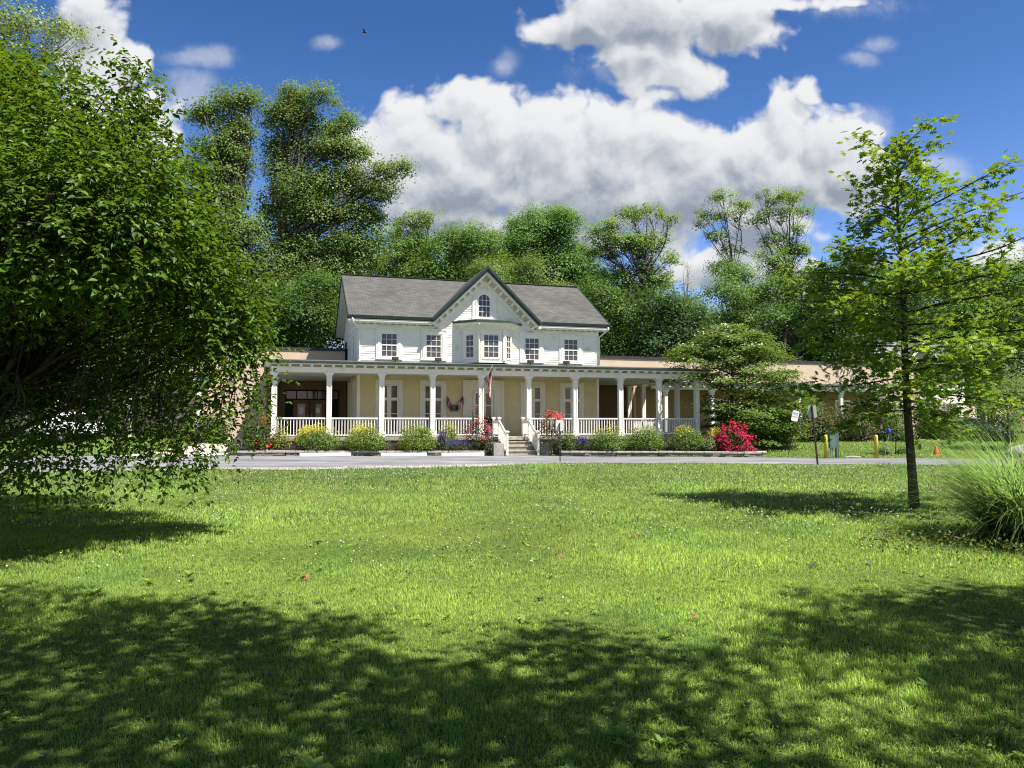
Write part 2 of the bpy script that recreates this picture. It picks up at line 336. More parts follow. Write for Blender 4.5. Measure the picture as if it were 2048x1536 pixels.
# ------------------------------------------------------------------ ground, road, path, beds
def ground_mat():
    m = bpy.data.materials.new('lawn_soil'); m.use_nodes = True
    nt = m.node_tree; b = nt.nodes['Principled BSDF']; L = nt.links.new; nn = nt.nodes.new
    t = nn('ShaderNodeTexCoord')
    def noise(s, d):
        n = nn('ShaderNodeTexNoise'); n.inputs['Scale'].default_value = s; n.inputs['Detail'].default_value = d; L(t.outputs['Object'], n.inputs['Vector']); return n.outputs[0]
    def ramp(x, a, ca, bb, cb):
        r = nn('ShaderNodeValToRGB'); r.color_ramp.elements[0].position = a; r.color_ramp.elements[1].position = bb
        r.color_ramp.elements[0].color = (*ca, 1); r.color_ramp.elements[1].color = (*cb, 1); L(x, r.inputs[0]); return r.outputs[0]
    a = ramp(noise(9, 8), .35, (.060, .095, .022), .7, (.135, .205, .048))
    c = ramp(noise(.35, 4), .4, (.75, .8, .75), .65, (1.1, 1.05, 1.0))
    mx = nn('ShaderNodeMix'); mx.data_type = 'RGBA'; mx.blend_type = 'MULTIPLY'; mx.inputs[0].default_value = 1; L(a, mx.inputs[6]); L(c, mx.inputs[7]); L(mx.outputs[2], b.inputs['Base Color'])
    b.inputs['Roughness'].default_value = .95; b.inputs['Specular IOR Level'].default_value = .05
    bu = nn('ShaderNodeBump'); bu.inputs['Strength'].default_value = .7; bu.inputs['Distance'].default_value = .04; L(noise(22, 6), bu.inputs['Height']); L(bu.outputs[0], b.inputs['Normal'])
    return m
def grid_sheet(xs, ys, dz=0):
    X, Y = np.meshgrid(xs, ys); Z = zg(X, Y) + dz
    V = np.stack([X, Y, Z], -1).reshape(-1, 3); nx, ny = len(xs), len(ys); i = np.arange(nx * ny).reshape(ny, nx)
    return V, np.stack([i[:-1, :-1], i[:-1, 1:], i[1:, 1:], i[1:, :-1]], -1).reshape(-1, 4)
xs = np.concatenate([[-2000, -900, -400, -200, -120], np.arange(-80, 80.1, .5), [120, 200, 400, 900, 2000]])
ys = np.concatenate([[-600, -200, -80, -40, -20, -10, -4], np.arange(0, 70.1, .5), [75, 85, 100, 140, 200, 400, 900, 2500]])
V, Fq = grid_sheet(xs, ys)
tag(np_mesh('ground', ground_mat(), V, Fq, smooth=True), kind='structure')

NEAR = np.array([(-60, 19.5), (-30, 21.2), (-18, 23.0), (-7.3, 26.3), (-2, 29), (0, 29.9), (3.5, 30.5), (9.5, 30.2), (15, 29.8), (24, 29.4), (60, 27)])
FARE = np.array([(-60, 30), (-30, 32), (-16, 33.5), (-9.6, 34.9), (-3, 36.2), (2, 36.6), (8, 36.0), (11.5, 35.6), (16, 35.3), (24, 35.1), (60, 34)])
def near_y(x): return np.interp(x, NEAR[:, 0], NEAR[:, 1])
def far_y(x): return np.interp(x, FARE[:, 0], FARE[:, 1])
def strip(xs, ya, yb, n, dz):
    rows = [np.stack([xs, ya + (yb - ya) * k / n], -1) for k in range(n + 1)]
    P = np.stack(rows); Z = zg(P[..., 0], P[..., 1]) + dz
    V = np.concatenate([P, Z[..., None]], -1).reshape(-1, 3); i = np.arange((n + 1) * len(xs)).reshape(n + 1, -1)
    return V, np.stack([i[:-1, :-1], i[:-1, 1:], i[1:, 1:], i[1:, :-1]], -1).reshape(-1, 4)
xr = np.arange(-60, 60.1, .5); rng0 = np.random.default_rng(5)
wob = np.interp(xr, np.arange(-60, 61, 1.2), rng0.normal(0, .05, len(np.arange(-60, 61, 1.2))))
ASPH = mat('worn_asphalt', (.235, .235, .242), .9, .12, scale=.6, col2=(.155, .155, .165), bump=.3, bscale=70, detail=14, lo=.3, hi=.62)
nt_ = ASPH.node_tree; b_ = nt_.nodes['Principled BSDF']; src_ = b_.inputs['Base Color'].links[0].from_socket
t_ = nt_.nodes.new('ShaderNodeTexCoord'); mp_ = nt_.nodes.new('ShaderNodeMapping'); mp_.inputs['Scale'].default_value = (.10, 1.1, 1); nt_.links.new(t_.outputs['Object'], mp_.inputs[0])
no_ = nt_.nodes.new('ShaderNodeTexNoise'); no_.inputs['Scale'].default_value = 1.6; no_.inputs['Detail'].default_value = 5; nt_.links.new(mp_.outputs[0], no_.inputs['Vector'])
rr_ = nt_.nodes.new('ShaderNodeValToRGB'); rr_.color_ramp.elements[0].position = .36; rr_.color_ramp.elements[1].position = .60; rr_.color_ramp.elements[0].color = (.62, .62, .63, 1); rr_.color_ramp.elements[1].color = (1.12, 1.11, 1.08, 1); nt_.links.new(no_.outputs[0], rr_.inputs[0])
mx_ = nt_.nodes.new('ShaderNodeMix'); mx_.data_type = 'RGBA'; mx_.blend_type = 'MULTIPLY'; mx_.inputs[0].default_value = 1; nt_.links.new(src_, mx_.inputs[6]); nt_.links.new(rr_.outputs[0], mx_.inputs[7]); nt_.links.new(mx_.outputs[2], b_.inputs['Base Color'])
V, Fq = strip(xr, near_y(xr) + wob, far_y(xr) + wob, 12, .022)
tag(np_mesh('road', ASPH, V, Fq, smooth=True), kind='structure')
# gravel shoulder between the road and the lawn
xg = np.arange(-30, 2.01, .25)
gw = np.interp(xg, [-30, -10, -7, -3, -1, 1, 2], [.15, .3, .9, 1.5, 1.5, .5, .05])
GRAV = mat('gravel', (.50, .47, .43), .9, .1, scale=14, col2=(.20, .18, .16), bump=.8, bscale=35, lo=.3, hi=.6)
V, Fq = strip(xg, near_y(xg) - gw, near_y(xg) + .1, 4, .017)
tag(np_mesh('gravel_shoulder', GRAV, V, Fq, smooth=True), kind='structure')
gr = np.random.default_rng(8); n = 5200; x = gr.uniform(-28, 3, n); yv = near_y(x) - gr.uniform(-.25, 1.25, n) * np.interp(x, xg, gw)
pos = np.stack([x, yv, zg(x, yv) + .022], -1); c = np.repeat(gr.uniform(.25, .62, (n, 1)), 3, 1) * np.array([1, .96, .90])
tag(leaves('gravel_stones', PETAL, pos, gr.normal(size=(n, 3)), gr.uniform(.025, .06, n), c, 'blob', rng=gr), kind='stuff')
# concrete path up to the left entrance
pc = [((-17.4, 33.4), (-14.6, 33.7)), ((-16.6, 35.5), (-14.1, 35.8)), ((-16.1, 38), (-13.6, 38.2)), ((-16.4, 41.0), (-13.9, 41.0)), ((-16.7, 44), (-13.8, 44))]
V = []; 
for k in range(len(pc) - 1):
    for j in range(6):
        for s in range(5):
            a = np.array(pc[k]) + (np.array(pc[k + 1]) - np.array(pc[k])) * j / 6; p = a[0] + (a[1] - a[0]) * s / 4
            V.append((p[0], p[1], float(zg(*p)) + .03))
nr = len(V) // 5; i = np.arange(nr * 5).reshape(nr, 5)
tag(np_mesh('concrete_path', CONC, np.array(V), np.stack([i[:-1, :-1], i[:-1, 1:], i[1:, 1:], i[1:, :-1]], -1).reshape(-1, 4), smooth=True), kind='structure')

# planting bed: stone edging wall and mulch
WALLP = [(-12.6, 34.55), (-10.2, 34.9), (-8, 35.35), (-5, 36.0), (-1.35, 36.75)]
WALLP2 = [(2.35, 37.1), (5, 37.0), (8, 36.9), (11.0, 36.75), (11.9, 37.0), (12.3, 37.7)]
def edging(name, P, label, seed):
    rg = random.Random(seed); root = T(name, label, 'stone wall', (P[0][0], P[0][1], gz(*P[0])))
    P = [Vector((x, y)) for x, y in P]; mb = MB(); mc = MB()
    for row in range(3):
        for a, b in zip(P, P[1:]):
            d = b - a; ln = d.length; d.normalize(); nrm = Vector((d.y, -d.x)); s = rg.uniform(-.3, 0) if row % 2 else 0
            while s < ln - .02:
                wd = rg.uniform(.28, .46); e0, e1 = max(s, 0), min(s + wd - .012, ln)
                if e1 - e0 > .05:
                    c = a + d * (e0 + e1) / 2; z0 = gz(c.x, c.y) - .06 + row * .115; h = .108 if row < 2 else .085
                    o = rg.uniform(-.02, .02) + (.025 if row == 2 else -row * .01); t = .30
                    r = rg.uniform(-.03, .03); dd = Vector((d.x - nrm.x * r, d.y - nrm.y * r))
                    q = [c - dd * (e1 - e0) / 2 + nrm * (.1 + o), c + dd * (e1 - e0) / 2 + nrm * (.1 + o), c + dd * (e1 - e0) / 2 - nrm * (t - .1), c - dd * (e1 - e0) / 2 - nrm * (t - .1)]
                    k = rg.uniform(.005, .02)
                    tgt = mc if row == 2 else mb
                    tgt.rings([[(p.x, p.y, z0) for p in q], [(p.x, p.y, z0 + h - k) for p in q], [(c.x + (p.x - c.x) * .93, c.y + (p.y - c.y) * .93, z0 + h) for p in q]])
                s += wd
    mi = Matrix.Translation(-root.location); mb.xf = mi; mc.xf = mi
    mb.build('wall', STONE, root); mc.build('capstones', STONECAP, root)
edging('stone_edging', WALLP, 'low dry stone edging wall along the mulch bed left of the steps', 3)
edging('stone_edging', WALLP2, 'low block edging wall in front of the shrubs right of the steps', 4)
MULCH = mat('dark_mulch', (.040, .030, .026), .95, .05, scale=9, col2=(.014, .011, .010), bump=1.0, bscale=30, detail=10)
def bed(P, back):
    xs = np.linspace(P[0][0], P[-1][0], 60); yf = np.interp(xs, [p[0] for p in P], [p[1] for p in P]) - .02
    rows = []; nn_ = 10
    for k in range(nn_ + 1):
        t = k / nn_; y = yf + (back(xs) - yf) * t
        z = zg(xs, yf) + .24 + .30 * sstep(t, 0, .6) + .03 * np.sin(xs * 3.1 + k) + .02 * np.sin(xs * 7.7 + k * 2.1)
        rows.append(np.stack([xs, y, z], -1))
    V = np.stack(rows).reshape(-1, 3); i = np.arange((nn_ + 1) * 60).reshape(nn_ + 1, 60)
    return V, np.stack([i[:-1, :-1], i[:-1, 1:], i[1:, 1:], i[1:, :-1]], -1).reshape(-1, 4)
for P in (WALLP, WALLP2):
    V, Fq = bed(P, lambda x: HO.y + (x - HO.x) * math.tan(TH) + .15)
    tag(np_mesh('mulch_bed', MULCH, V, Fq, smooth=True), kind='structure')

# ------------------------------------------------------------------ the house
house = T('farmhouse', 'white clapboard farmhouse with a central gable and a long columned front porch', 'house', HO, TH)
ZF = .86
def clap(name, m, ax, o, rect_lims, z0, z1, parent, course=.122, jut=.026):
    """overlapping boards on a wall: o origin, ax wall direction, outward = ax rotated -90 deg"""
    ax = Vector(ax); out = Vector((ax.y, -ax.x, 0)); o = Vector(o); mb = MB(); z = z0
    while z < z1 - .01:
        zt = min(z + course, z1); l0, l1 = rect_lims(z), rect_lims(zt)
        if l0 and l1 and l1[1] - l1[0] > .02:
            p = lambda a, j, zz: tuple(o + ax * a + out * j + Vector((0, 0, zz)))
            mb.add([p(l0[0], 0, z), p(l0[1], 0, z), p(l0[1], jut, z), p(l0[0], jut, z), p(l1[0], .002, zt), p(l1[1], .002, zt)], [(0, 1, 2, 3), (3, 2, 5, 4)])
        z = zt
    return mb.build(name, m, parent)
UL, UR, VF, VB = 4.14, 17.73, 2.5, 11.5
GC, GZ, GS = 10.97, 10.06, .966                       # gable centre, apex height, slope
def flim(z): return (UL, UR) if z < 7.0 else ((GC - (GZ - .14 - z) / GS, GC + (GZ - .14 - z) / GS) if z < GZ - .16 else None)
tag(clap('wall', CREAM, (1, 0, 0), (0, VF, 0), lambda z: (UL, UR), ZF, 4.45, house), 'pale yellow clapboard wall under the porch')
tag(clap('wall', CLAPW, (1, 0, 0), (0, VF, 0), flim, 4.6, 9.95, house), 'white clapboard upper front wall')
RS = .594; RV0, RZ0, RVR, RZR = 1.95, 7.15, 7.0, 10.15
def slim(z): return (-(VB), -(VF)) if z < 6.9 else ((-(7 + (RZR - .15 - z) / RS), -(7 - (RZR - .15 - z) / RS)) if z < 9.9 else None)
tag(clap('wall', CREAM, (0, -1, 0), (UL, 0, 0), lambda z: (-VB, -VF), ZF, 4.45, house), 'pale yellow clapboard side wall')
clap('wall', CLAPW, (0, -1, 0), (UL, 0, 0), slim, 4.6, 9.95, house)
clap('wall', CLAPW, (0, 1, 0), (UR, 0, 0), lambda z: (VF, VB) if slim(z) and z < 6.9 else ((-slim(z)[1], -slim(z)[0]) if slim(z) else None), ZF, 9.95, house)
mb = MB(); mb.box(UL + .03, UR - .03, VF + .03, VB - .03, .05, 6.9)
mb.prism([(UL + .03, VF + .2, 6.9), (UL + .03, 7, RZR - .25), (UL + .03, VB - .2, 6.9)], (UR - UL - .06, 0, 0))
mb.prism([(GC - 2.9, VF + .03, 6.95), (GC + 2.9, VF + .03, 6.95), (GC, VF + .03, 9.75)], (0, 4, 0))
mb.build('light_block_core', CLAPW, house)  # unseen solid added inside the house to block light
for q_ in ((UL - .02, UL + .12, VF - .035, VF + .1), (UR - .12, UR + .02, VF - .035, VF + .1), (UL - .035, UL + .1, VF + .101, VF + .2)): mb = MB(); mb.box(*q_, ZF, 6.6); mb.build('corner_board', WHITE, house)
# roof
th = (0, -.02, -.10)
U0r, U1r = 3.58, 18.2
def zr(v): return RZ0 + RS * (v - RV0)
mb = MB()
vj = RV0 + (GZ - RZ0) / RS
mb.prism([(U0r, RV0, RZ0), (GC - 3.01, RV0, RZ0), (GC, vj, GZ), (GC, RVR, RZR), (U0r, RVR, RZR)], th)
mb.prism([(U1r, RV0, RZ0), (GC + 3.01, RV0, RZ0), (GC, vj, GZ), (GC, RVR, RZR), (U1r, RVR, RZR)], th)
mb.prism([(U0r, RVR, RZR), (U1r, RVR, RZR), (U1r, VB + .55, RZR - RS * (VB + .55 - RVR)), (U0r, VB + .55, RZR - RS * (VB + .55 - RVR))], (0, .02, -.10))
mb.prism([(GC - 3.12, 1.86, RZ0 - .09), (GC, 1.86, GZ + .012), (GC, vj, GZ + .012)], (-.02, 0, -.10))
mb.prism([(GC + 3.12, 1.86, RZ0 - .09), (GC, 1.86, GZ + .012), (GC, vj, GZ + .012)], (.02, 0, -.10))
mb.build('roof', ROOF, house)
mb = MB(); mb.bar((U0r, RVR, RZR + .01), (U1r, RVR, RZR + .01), .26, .05); mb.build('ridge_cap', ROOF, house)
# gutters along the eaves, green edge on the gable and side rakes
for a, b in ((U0r - .06, GC - 3.0), (GC + 3.0, U1r + .06)): mb = MB(); mb.prism([(a, RV0 + .03, RZ0 - .20), (a, RV0 - .06, RZ0 - .16), (a, RV0 - .09, RZ0 - .01), (a, RV0 + .03, RZ0 + .0)], (b - a, 0, 0)); mb.build('gutter', GREEN, house)
mb = MB()
for s in (-1, 1):
    a, b = Vector((GC + s * 3.09, 1.84, RZ0 - .06)), Vector((GC, 1.84, GZ + .03)); nrm = Vector((s * GS, 0, 1)).normalized()
    for k, (hh, ff) in enumerate(((.13, -.11), (.11, -.05))):
        off = nrm * (-.13 * k); p0, p1 = a + off, Vector((GC, 1.84, GZ + .03)) + Vector((0, 0, -.13 * k * 1.39))
        mb.prism([tuple(p0), tuple(p1), tuple(p1 - Vector((0, 0, hh * 1.39))), tuple(p0 - nrm * hh)], (0, ff, 0))
mb.build('gable_edge', GREEN, house)
for s in (1, -1):
    vA, zA = (RV0 - .05, RZ0 - .03) if s > 0 else (VB + .6, RZR - RS * (VB + .6 - RVR))
    for uu in (U0r - .03, U1r): mb = MB(); mb.prism([(uu, vA, zA + .02), (uu, RVR, RZR + .02), (uu, RVR, RZR - .22), (uu, vA, zA - .20)], (.03, 0, 0)); mb.build('rake_edge', GREEN, house)
# soffits and cornices
for (a, b), (a2, b2), (a3, b3) in (((U0r, GC - 3.0), (UL, GC - 2.62), (UL, GC - 2.8)), ((GC + 3.0, U1r), (GC + 2.62, UR), (GC + 2.8, UR))):
    mb = MB(); mb.box(a, b, RV0 - .01, VF - .03, RZ0 - .30, RZ0 - .205)
    mb.prism([(a, RV0 + .02, RZ0 - .30), (a, RV0 + .20, RZ0 - .30), (a, RV0 + .26, RZ0 - .38)], (b - a, 0, 0)); mb.build('cornice', WHITE, house)
    mb = MB(); mb.box(a2 - .03, b2, VF - .05, VF - .02, 6.53, 6.72); mb.box(a2 - .05, b2 + .02, VF - .085, VF - .02, 6.70, 6.75); mb.build('frieze_board', WHITE, house)
    mb = MB(); mb.box(a3, b3, VF - .045, VF - .021, 6.751, 6.849); mb.build('frieze', FRIEZE, house)
for k in range(9):
    for u in (UL + .1 + k * .375, UR - .1 - k * .375):
        if abs(u - GC) < 3.05: continue
        m_ = MB(); m_.prism([(u - .065, VF - .05, 6.76), (u - .065, VF - .05, 6.85), (u - .065, VF - .36, 6.85), (u - .065, VF - .34, 6.80), (u - .065, VF - .14, 6.76)], (.13, 0, 0)); m_.build('bracket', WHITE, house)
# gable rake soffit, frieze and brackets
mb = MB()
for s in (-1, 1):
    f = lambda t, v, d: (GC + s * 3.0 * (1 - t), v, GZ - .26 - 2.9 * (1 - t) - d)
    mb.prism([f(-.03, 1.88, 0), f(1, 1.88, 0), f(1, 1.88, .09), f(-.03, 1.88, .09)], (0, .60, 0))
    mb.prism([f(.0, 1.86, .02), f(1, 1.86, .02), f(1, 1.86, .16), f(.0, 1.86, .16)], (0, .05, 0))
    mb.prism([f(.02, VF - .05, .42), f(1, VF - .05, .42), f(1, VF - .05, .66), f(.02, VF - .05, .66)], (0, .03, 0))
    mb.prism([f(.02, VF - .08, .40), f(1, VF - .08, .40), f(1, VF - .08, .46), f(.02, VF - .08, .46)], (0, .05, 0))
mb.build('rake_cornice', WHITE, house)
for s in (-1, 1):
    for k in range(9):
        t = .07 + k * .105; c = Vector((GC + s * 3.0 * (1 - t), VF - .33, GZ - .26 - 2.9 * (1 - t) - .24)); d = Vector((-s * 3.0, 0, 2.9)).normalized(); nn_ = Vector((d.z, 0, -d.x))
        m_ = MB(); m_.prism([tuple(c + d * x + nn_ * z) for x, z in ((-.07, -.12), (.07, -.12), (.07, .13), (-.07, .13))], (0, .28, 0)); m_.build('bracket', WHITE, house)
# rear slope soffit on the left gable end
mb = MB(); zs = lambda v: RZR - RS * abs(v - RVR) - .14
mb.prism([(U0r + .02, VF - .4, zs(VF - .4)), (U0r + .02, RVR, zs(RVR)), (U0r + .02, RVR, zs(RVR) - .05), (U0r + .02, VF - .4, zs(VF - .4) - .05)], (UL - U0r, 0, 0))
mb.prism([(U0r + .02, VB + .5, zs(VB + .5)), (U0r + .02, RVR, zs(RVR)), (U0r + .02, RVR, zs(RVR) - .05), (U0r + .02, VB + .5, zs(VB + .5) - .05)], (UL - U0r, 0, 0))
mb.build('soffit', CEIL, house)
mb = MB(); mb.box(UL - .04, UL - .005, VF + .3, RVR, 6.55, 6.8); mb.build('frieze', WHITE, house)

def xf_face(o, ax):
    ax = Vector(ax).normalized(); inn = Vector((-ax.y, ax.x, 0))
    return Matrix(((ax.x, inn.x, 0, o[0]), (ax.y, inn.y, 0, o[1]), (0, 0, 1, o[2]), (0, 0, 0, 1)))
FRONT = xf_face((0, VF - .018, 0), (1, 0, 0))
def window(u0, u1, z0, z1, cols, rows, xf=FRONT, parent=None, tw=.27, tt=.27, pm=GLASSB, tm=WHITE, meeting=True, sill=True, name='window', blow=.10):
    w_ = MB(xf); w_.ring(u0 - tw, u1 + tw, z0 - blow, z1 + tt, tw * .55, -.055, .02, .06)
    w_.ring(u0 - tw * .62, u1 + tw * .62, z0 - .05, z1 + tt * .62, tw * .40, -.085, .01, .05)
    w_.ring(u0 - tw * .30, u1 + tw * .30, z0 - .03, z1 + tt * .30, tw * .30 - .002, -.065, .0, .03)
    w_.ring(u0 - tw - .02, u1 + tw + .02, z1 + tt - .03, z1 + tt + .035, .033, -.10, .01, .03)
    wo = w_.build(name, tm, parent)
    if sill:
        s_ = MB(xf); s_.box(u0 - tw - .03, u1 + tw + .03, -.12, .01, z0 - blow - .05, z0 - blow + .01); s_.build('sill', tm, wo)
    f_ = MB(xf); fw = .035; f_.ring(u0, u1, z0, z1, fw, -.045, .0)
    for k in range(1, cols): u = u0 + (u1 - u0) * k / cols; f_.box(u - .011, u + .011, -.038, -.005, z0 + fw, z1 - fw)
    for k in range(1, rows):
        z = z0 + (z1 - z0) * k / rows; h = .028 if (meeting and k * 2 == rows) else .011; f_.box(u0 + fw, u1 - fw, -.041 - (.008 if h > .02 else 0), -.004, z - h, z + h)
    f_.build('sash', tm, wo)
    p_ = MB(xf); p_.box(u0 + .01, u1 - .01, -.022, -.018, z0 + .01, z1 - .01); p_.build('pane', pm, wo)
    return wo
for u in (5.76, 8.14, 13.71, 16.03): window(u - .42, u + .42, 5.05, 6.29, 3, 4, parent=house)
# lower casements on the porch: two tall leaves with transom panes
for u in (5.78, 8.13, 13.76, 16.10):
    wd = MB(FRONT); tw = .25; a, b, z0, z1 = u - .47, u + .47, 1.05, 3.56
    wd.ring(a - tw, b + tw, z0 - .15, z1 + .26, .15, -.05, .02, .1); wd.ring(a - .11, b + .11, z0 - .06, z1 + .12, .105, -.075, .0, .05)
    wo = wd.build('window', CREAMT, house); f_ = MB(FRONT)
    f_.box(u - .06, u + .06, -.06, 0, z0, z1)
    for x0, x1 in ((a, u - .06), (u + .06, b)): f_.ring(x0, x1, z0, z1, .05, -.05, 0); f_.box(x0 + .05, x1 - .05, -.055, 0, 2.74, 2.88); f_.box(x0 + .05, x1 - .05, -.045, 0, 2.02, 2.06)
    f_.build('sash', CREAMT, wo)
    for x0, x1 in ((a + .03, u - .07), (u + .07, b - .03)):
        p_ = MB(FRONT); p_.box(x0, x1, -.02, -.016, z0 + .03, z1 - .03); p_.build('pane', GLASS, wo)
# arched attic window
ac, az, ar = 10.945, 8.29, .35
def arch_pts(r, zb, n=14): return [(ac - r, zb)] + [(ac + r * math.cos(PI - PI * k / n), az + r * math.sin(PI * k / n)) for k in range(n + 1)] + [(ac + r, zb)]
def arch_band(mb, r0, r1, zb, yf, yb):
    A, B = arch_pts(r0, zb), arch_pts(r1, zb)
    for k in range(len(A) - 1):
        mb.prism([(A[k][0], yf, A[k][1]), (A[k + 1][0], yf, A[k + 1][1]), (B[k + 1][0], yf, B[k + 1][1]), (B[k][0], yf, B[k][1])], (0, yb - yf, 0))
mb = MB(FRONT); arch_band(mb, .50, .66, 7.26, -.06, .02); arch_band(mb, .41, .505, 7.26, -.09, .01); arch_band(mb, .35, .415, 7.26, -.07, .0); mb.box(ac - .70, ac + .70, -.12, .01, 7.2, 7.26)
aw = mb.build('arched_window', WHITE, house)
mb = MB(FRONT); arch_band(mb, .315, .352, 7.36, -.05, 0); mb.box(ac - .35, ac + .35, -.05, 0, 7.27, 7.37); mb.box(ac - .33, ac + .33, -.055, -.002, 7.93, 7.99)
for x in (-.117, .117): mb.box(ac + x - .011, ac + x + .011, -.04, -.004, 7.37, az + math.sqrt(.33 ** 2 - x * x))
for z in (7.65, 8.29): mb.box(ac - .33, ac + .33, -.038, -.004, z - .011, z + .011)
mb.build('sash', WHITE, aw)
mb = MB(FRONT); mb.prism([(x, -.02, z) for x, z in arch_pts(.34, 7.3)], (0, .004, 0)); mb.build('pane', GLASS, aw)
# bay window
BV = 1.78; b0, b1, b2, b3 = (9.75, VF), (10.43, BV), (11.89, BV), (12.55, VF)
mb = MB(); mb.prism([(*b0, 4.8), (*b1, 4.8), (*b2, 4.8), (*b3, 4.8)], (0, 0, 1.86)); bay = mb.build('bay_window', WHITE, house)
def off(poly, d): # widen the bay outline
    (x0, y0), (x1, y1), (x2, y2), (x3, y3) = poly; return [(x0 - d * 1.2, y0), (x1 - d * .45, y1 - d), (x2 + d * .45, y2 - d), (x3 + d * 1.2, y3)]
bp = [b0, b1, b2, b3]; vf = VF - .02
def slab(poly, z0, z1, mb, d2=None, poly2=None): mb.rings([[(x, y, z0) for x, y in poly], [(x, y, z1) for x, y in (poly2 or poly)]])
mb = MB(); slab(off(bp, .06), 6.62, 6.70, mb); slab(off(bp, .10), 6.701, 6.84, mb, poly2=off(bp, .36)); slab(off(bp, .38), 6.841, 6.93, mb, poly2=off(bp, .44)); mb.build('cornice', WHITE, bay); mb = MB(); slab(off(bp, .05), 4.80, 4.90, mb); mb.build('base_moulding', WHITE, bay)
mb = MB(); slab(off(bp, .47), 6.931, 7.06, mb, poly2=off(bp, .50)); slab(off(bp, .46), 7.061, 7.16, mb, poly2=off(bp, .06)); mb.build('roof', GREENL, bay)
for a, b in ((b1, b2), (b0, b1), (b2, b3)):
    a_, b_ = Vector((*a, 0)), Vector((*b, 0)); d = (b_ - a_); ln = d.length; d.normalize(); out = Vector((d.y, -d.x, 0))
    for t in ((.18, .5, .82) if ln > 1.2 else (.5,)):
        c = a_ + d * ln * t; m_ = MB()
        m_.prism([tuple(c + d * -.06 + out * o_ + Vector((0, 0, z))) for o_, z in ((.02, 6.71), (.02, 6.845), (.37, 6.845), (.33, 6.79), (.16, 6.72))], tuple(d * .12)); m_.build('bracket', WHITE, bay)
def bay_face(a, b, wd, cols):
    xf = xf_face((a[0], a[1], 0), (b[0] - a[0], b[1] - a[1], 0)); ln = math.hypot(b[0] - a[0], b[1] - a[1]); c = ln / 2
    t = MB(xf); t.ring(c - wd / 2 - .16, c + wd / 2 + .16, 4.98, 6.50, .10, -.04, .02); t.ring(c - wd / 2 - .07, c + wd / 2 + .07, 5.0, 6.40, .068, -.06, .01); t.build('trim', WHITE, bay)
    f_ = MB(xf); u0, u1, z0, z1 = c - wd / 2, c + wd / 2, 5.06, 6.32; f_.ring(u0, u1, z0, z1, .035, -.045, 0)
    for k in range(1, cols): u = u0 + wd * k / cols; f_.box(u - .011, u + .011, -.038, -.005, z0 + .03, z1 - .03)
    for k in range(1, 4): z = z0 + (z1 - z0) * k / 4; h = .028 if k == 2 else .011; f_.box(u0 + .03, u1 - .03, -.041, -.004, z - h, z + h)
    f_.build('sash', WHITE, bay)
    p_ = MB(xf); p_.box(u0 + .01, u1 - .01, -.022, -.018, z0 + .01, z1 - .01); p_.build('pane', GLASSB, bay)
bay_face(b1, b2, .86, 3); bay_face(b0, b1, .52, 2); bay_face(b2, b3, .52, 2)
for x, y in (b1, b2): mb = MB(); mb.sq(x, y - .02, [(4.9, .07), (6.62, .07)]); mb.build('corner_post', WHITE, bay)
# rain pipes
mb = MB(); mb.tube([(10.38, BV - .42, 6.9), (10.38, BV - .36, 6.78), (10.40, BV - .15, 6.62), (10.40, BV - .14, 4.86)], .042, 8); mb.build('downspout', WHITE, house, True)
mb = MB(); mb.tube([(U0r + .2, RV0 - .06, 6.98), (U0r + .25, RV0 + .02, 6.80), (UL + .02, VF - .1, 6.5), (UL + .02, VF - .1, 4.86)], .042, 8); mb.build('downspout', WHITE, house, True)
mb = MB(); mb.tube([(U1r - .1, RV0 - .06, 6.98), (U1r - .12, RV0 + .05, 6.80), (UR + .02, VF - .1, 6.45), (UR + .02, VF - .1, 4.86)], .042, 8); mb.build('downspout', WHITE, house, True)
mb = MB(); mb.tube([(UL - .12, 8.85, 4.8), (UL - .12, 8.85, 6.4)], .05, 8); mb.build('downspout', DARK, house, True)
# side wall window trims (tall, white) seen at a grazing angle
SIDE = xf_face((UL - .018, 0, 0), (0, -1, 0))
for vv in (4.2, 6.6):
    window(-vv - .42, -vv + .42, 5.05, 6.29, 3, 4, SIDE, house)
    window(-vv - .42, -vv + .42, 1.2, 3.5, 2, 3, SIDE, house, tm=CREAMT, meeting=False)
# front door with stepped surround
mb = MB(FRONT)
for k in range(4):
    e = .58 - k * .135; mb.ring(10.33 - e, 11.49 + e, ZF - .01, 3.30 + e, .14, -.05 - .025 * (3 - k) if k else -.14, .02, 0)
mb.build('door_surround', CREAMT, house)
for k, (a, b) in enumerate(((10.34, 10.905), (10.915, 11.48))):
    mb = MB(FRONT); mb.ring(a, b, ZF, 3.29, .13, -.035, 0, .5); mb.box(a + .13, b - .13, -.03, 0, 2.48, 2.53); dl = mb.build('front_door', CREAMT, house)
    p_ = MB(FRONT); p_.box(a + .1, b - .1, -.02, -.016, ZF + .4, 3.2); p_.build('pane', GLASS, dl)
    h_ = MB(FRONT); x = b - .06 if k == 0 else a + .06; h_.box(x - .015, x + .015, -.08, -.035, 1.82, 1.98); h_.build('handle', METAL, dl, bevel=.004)
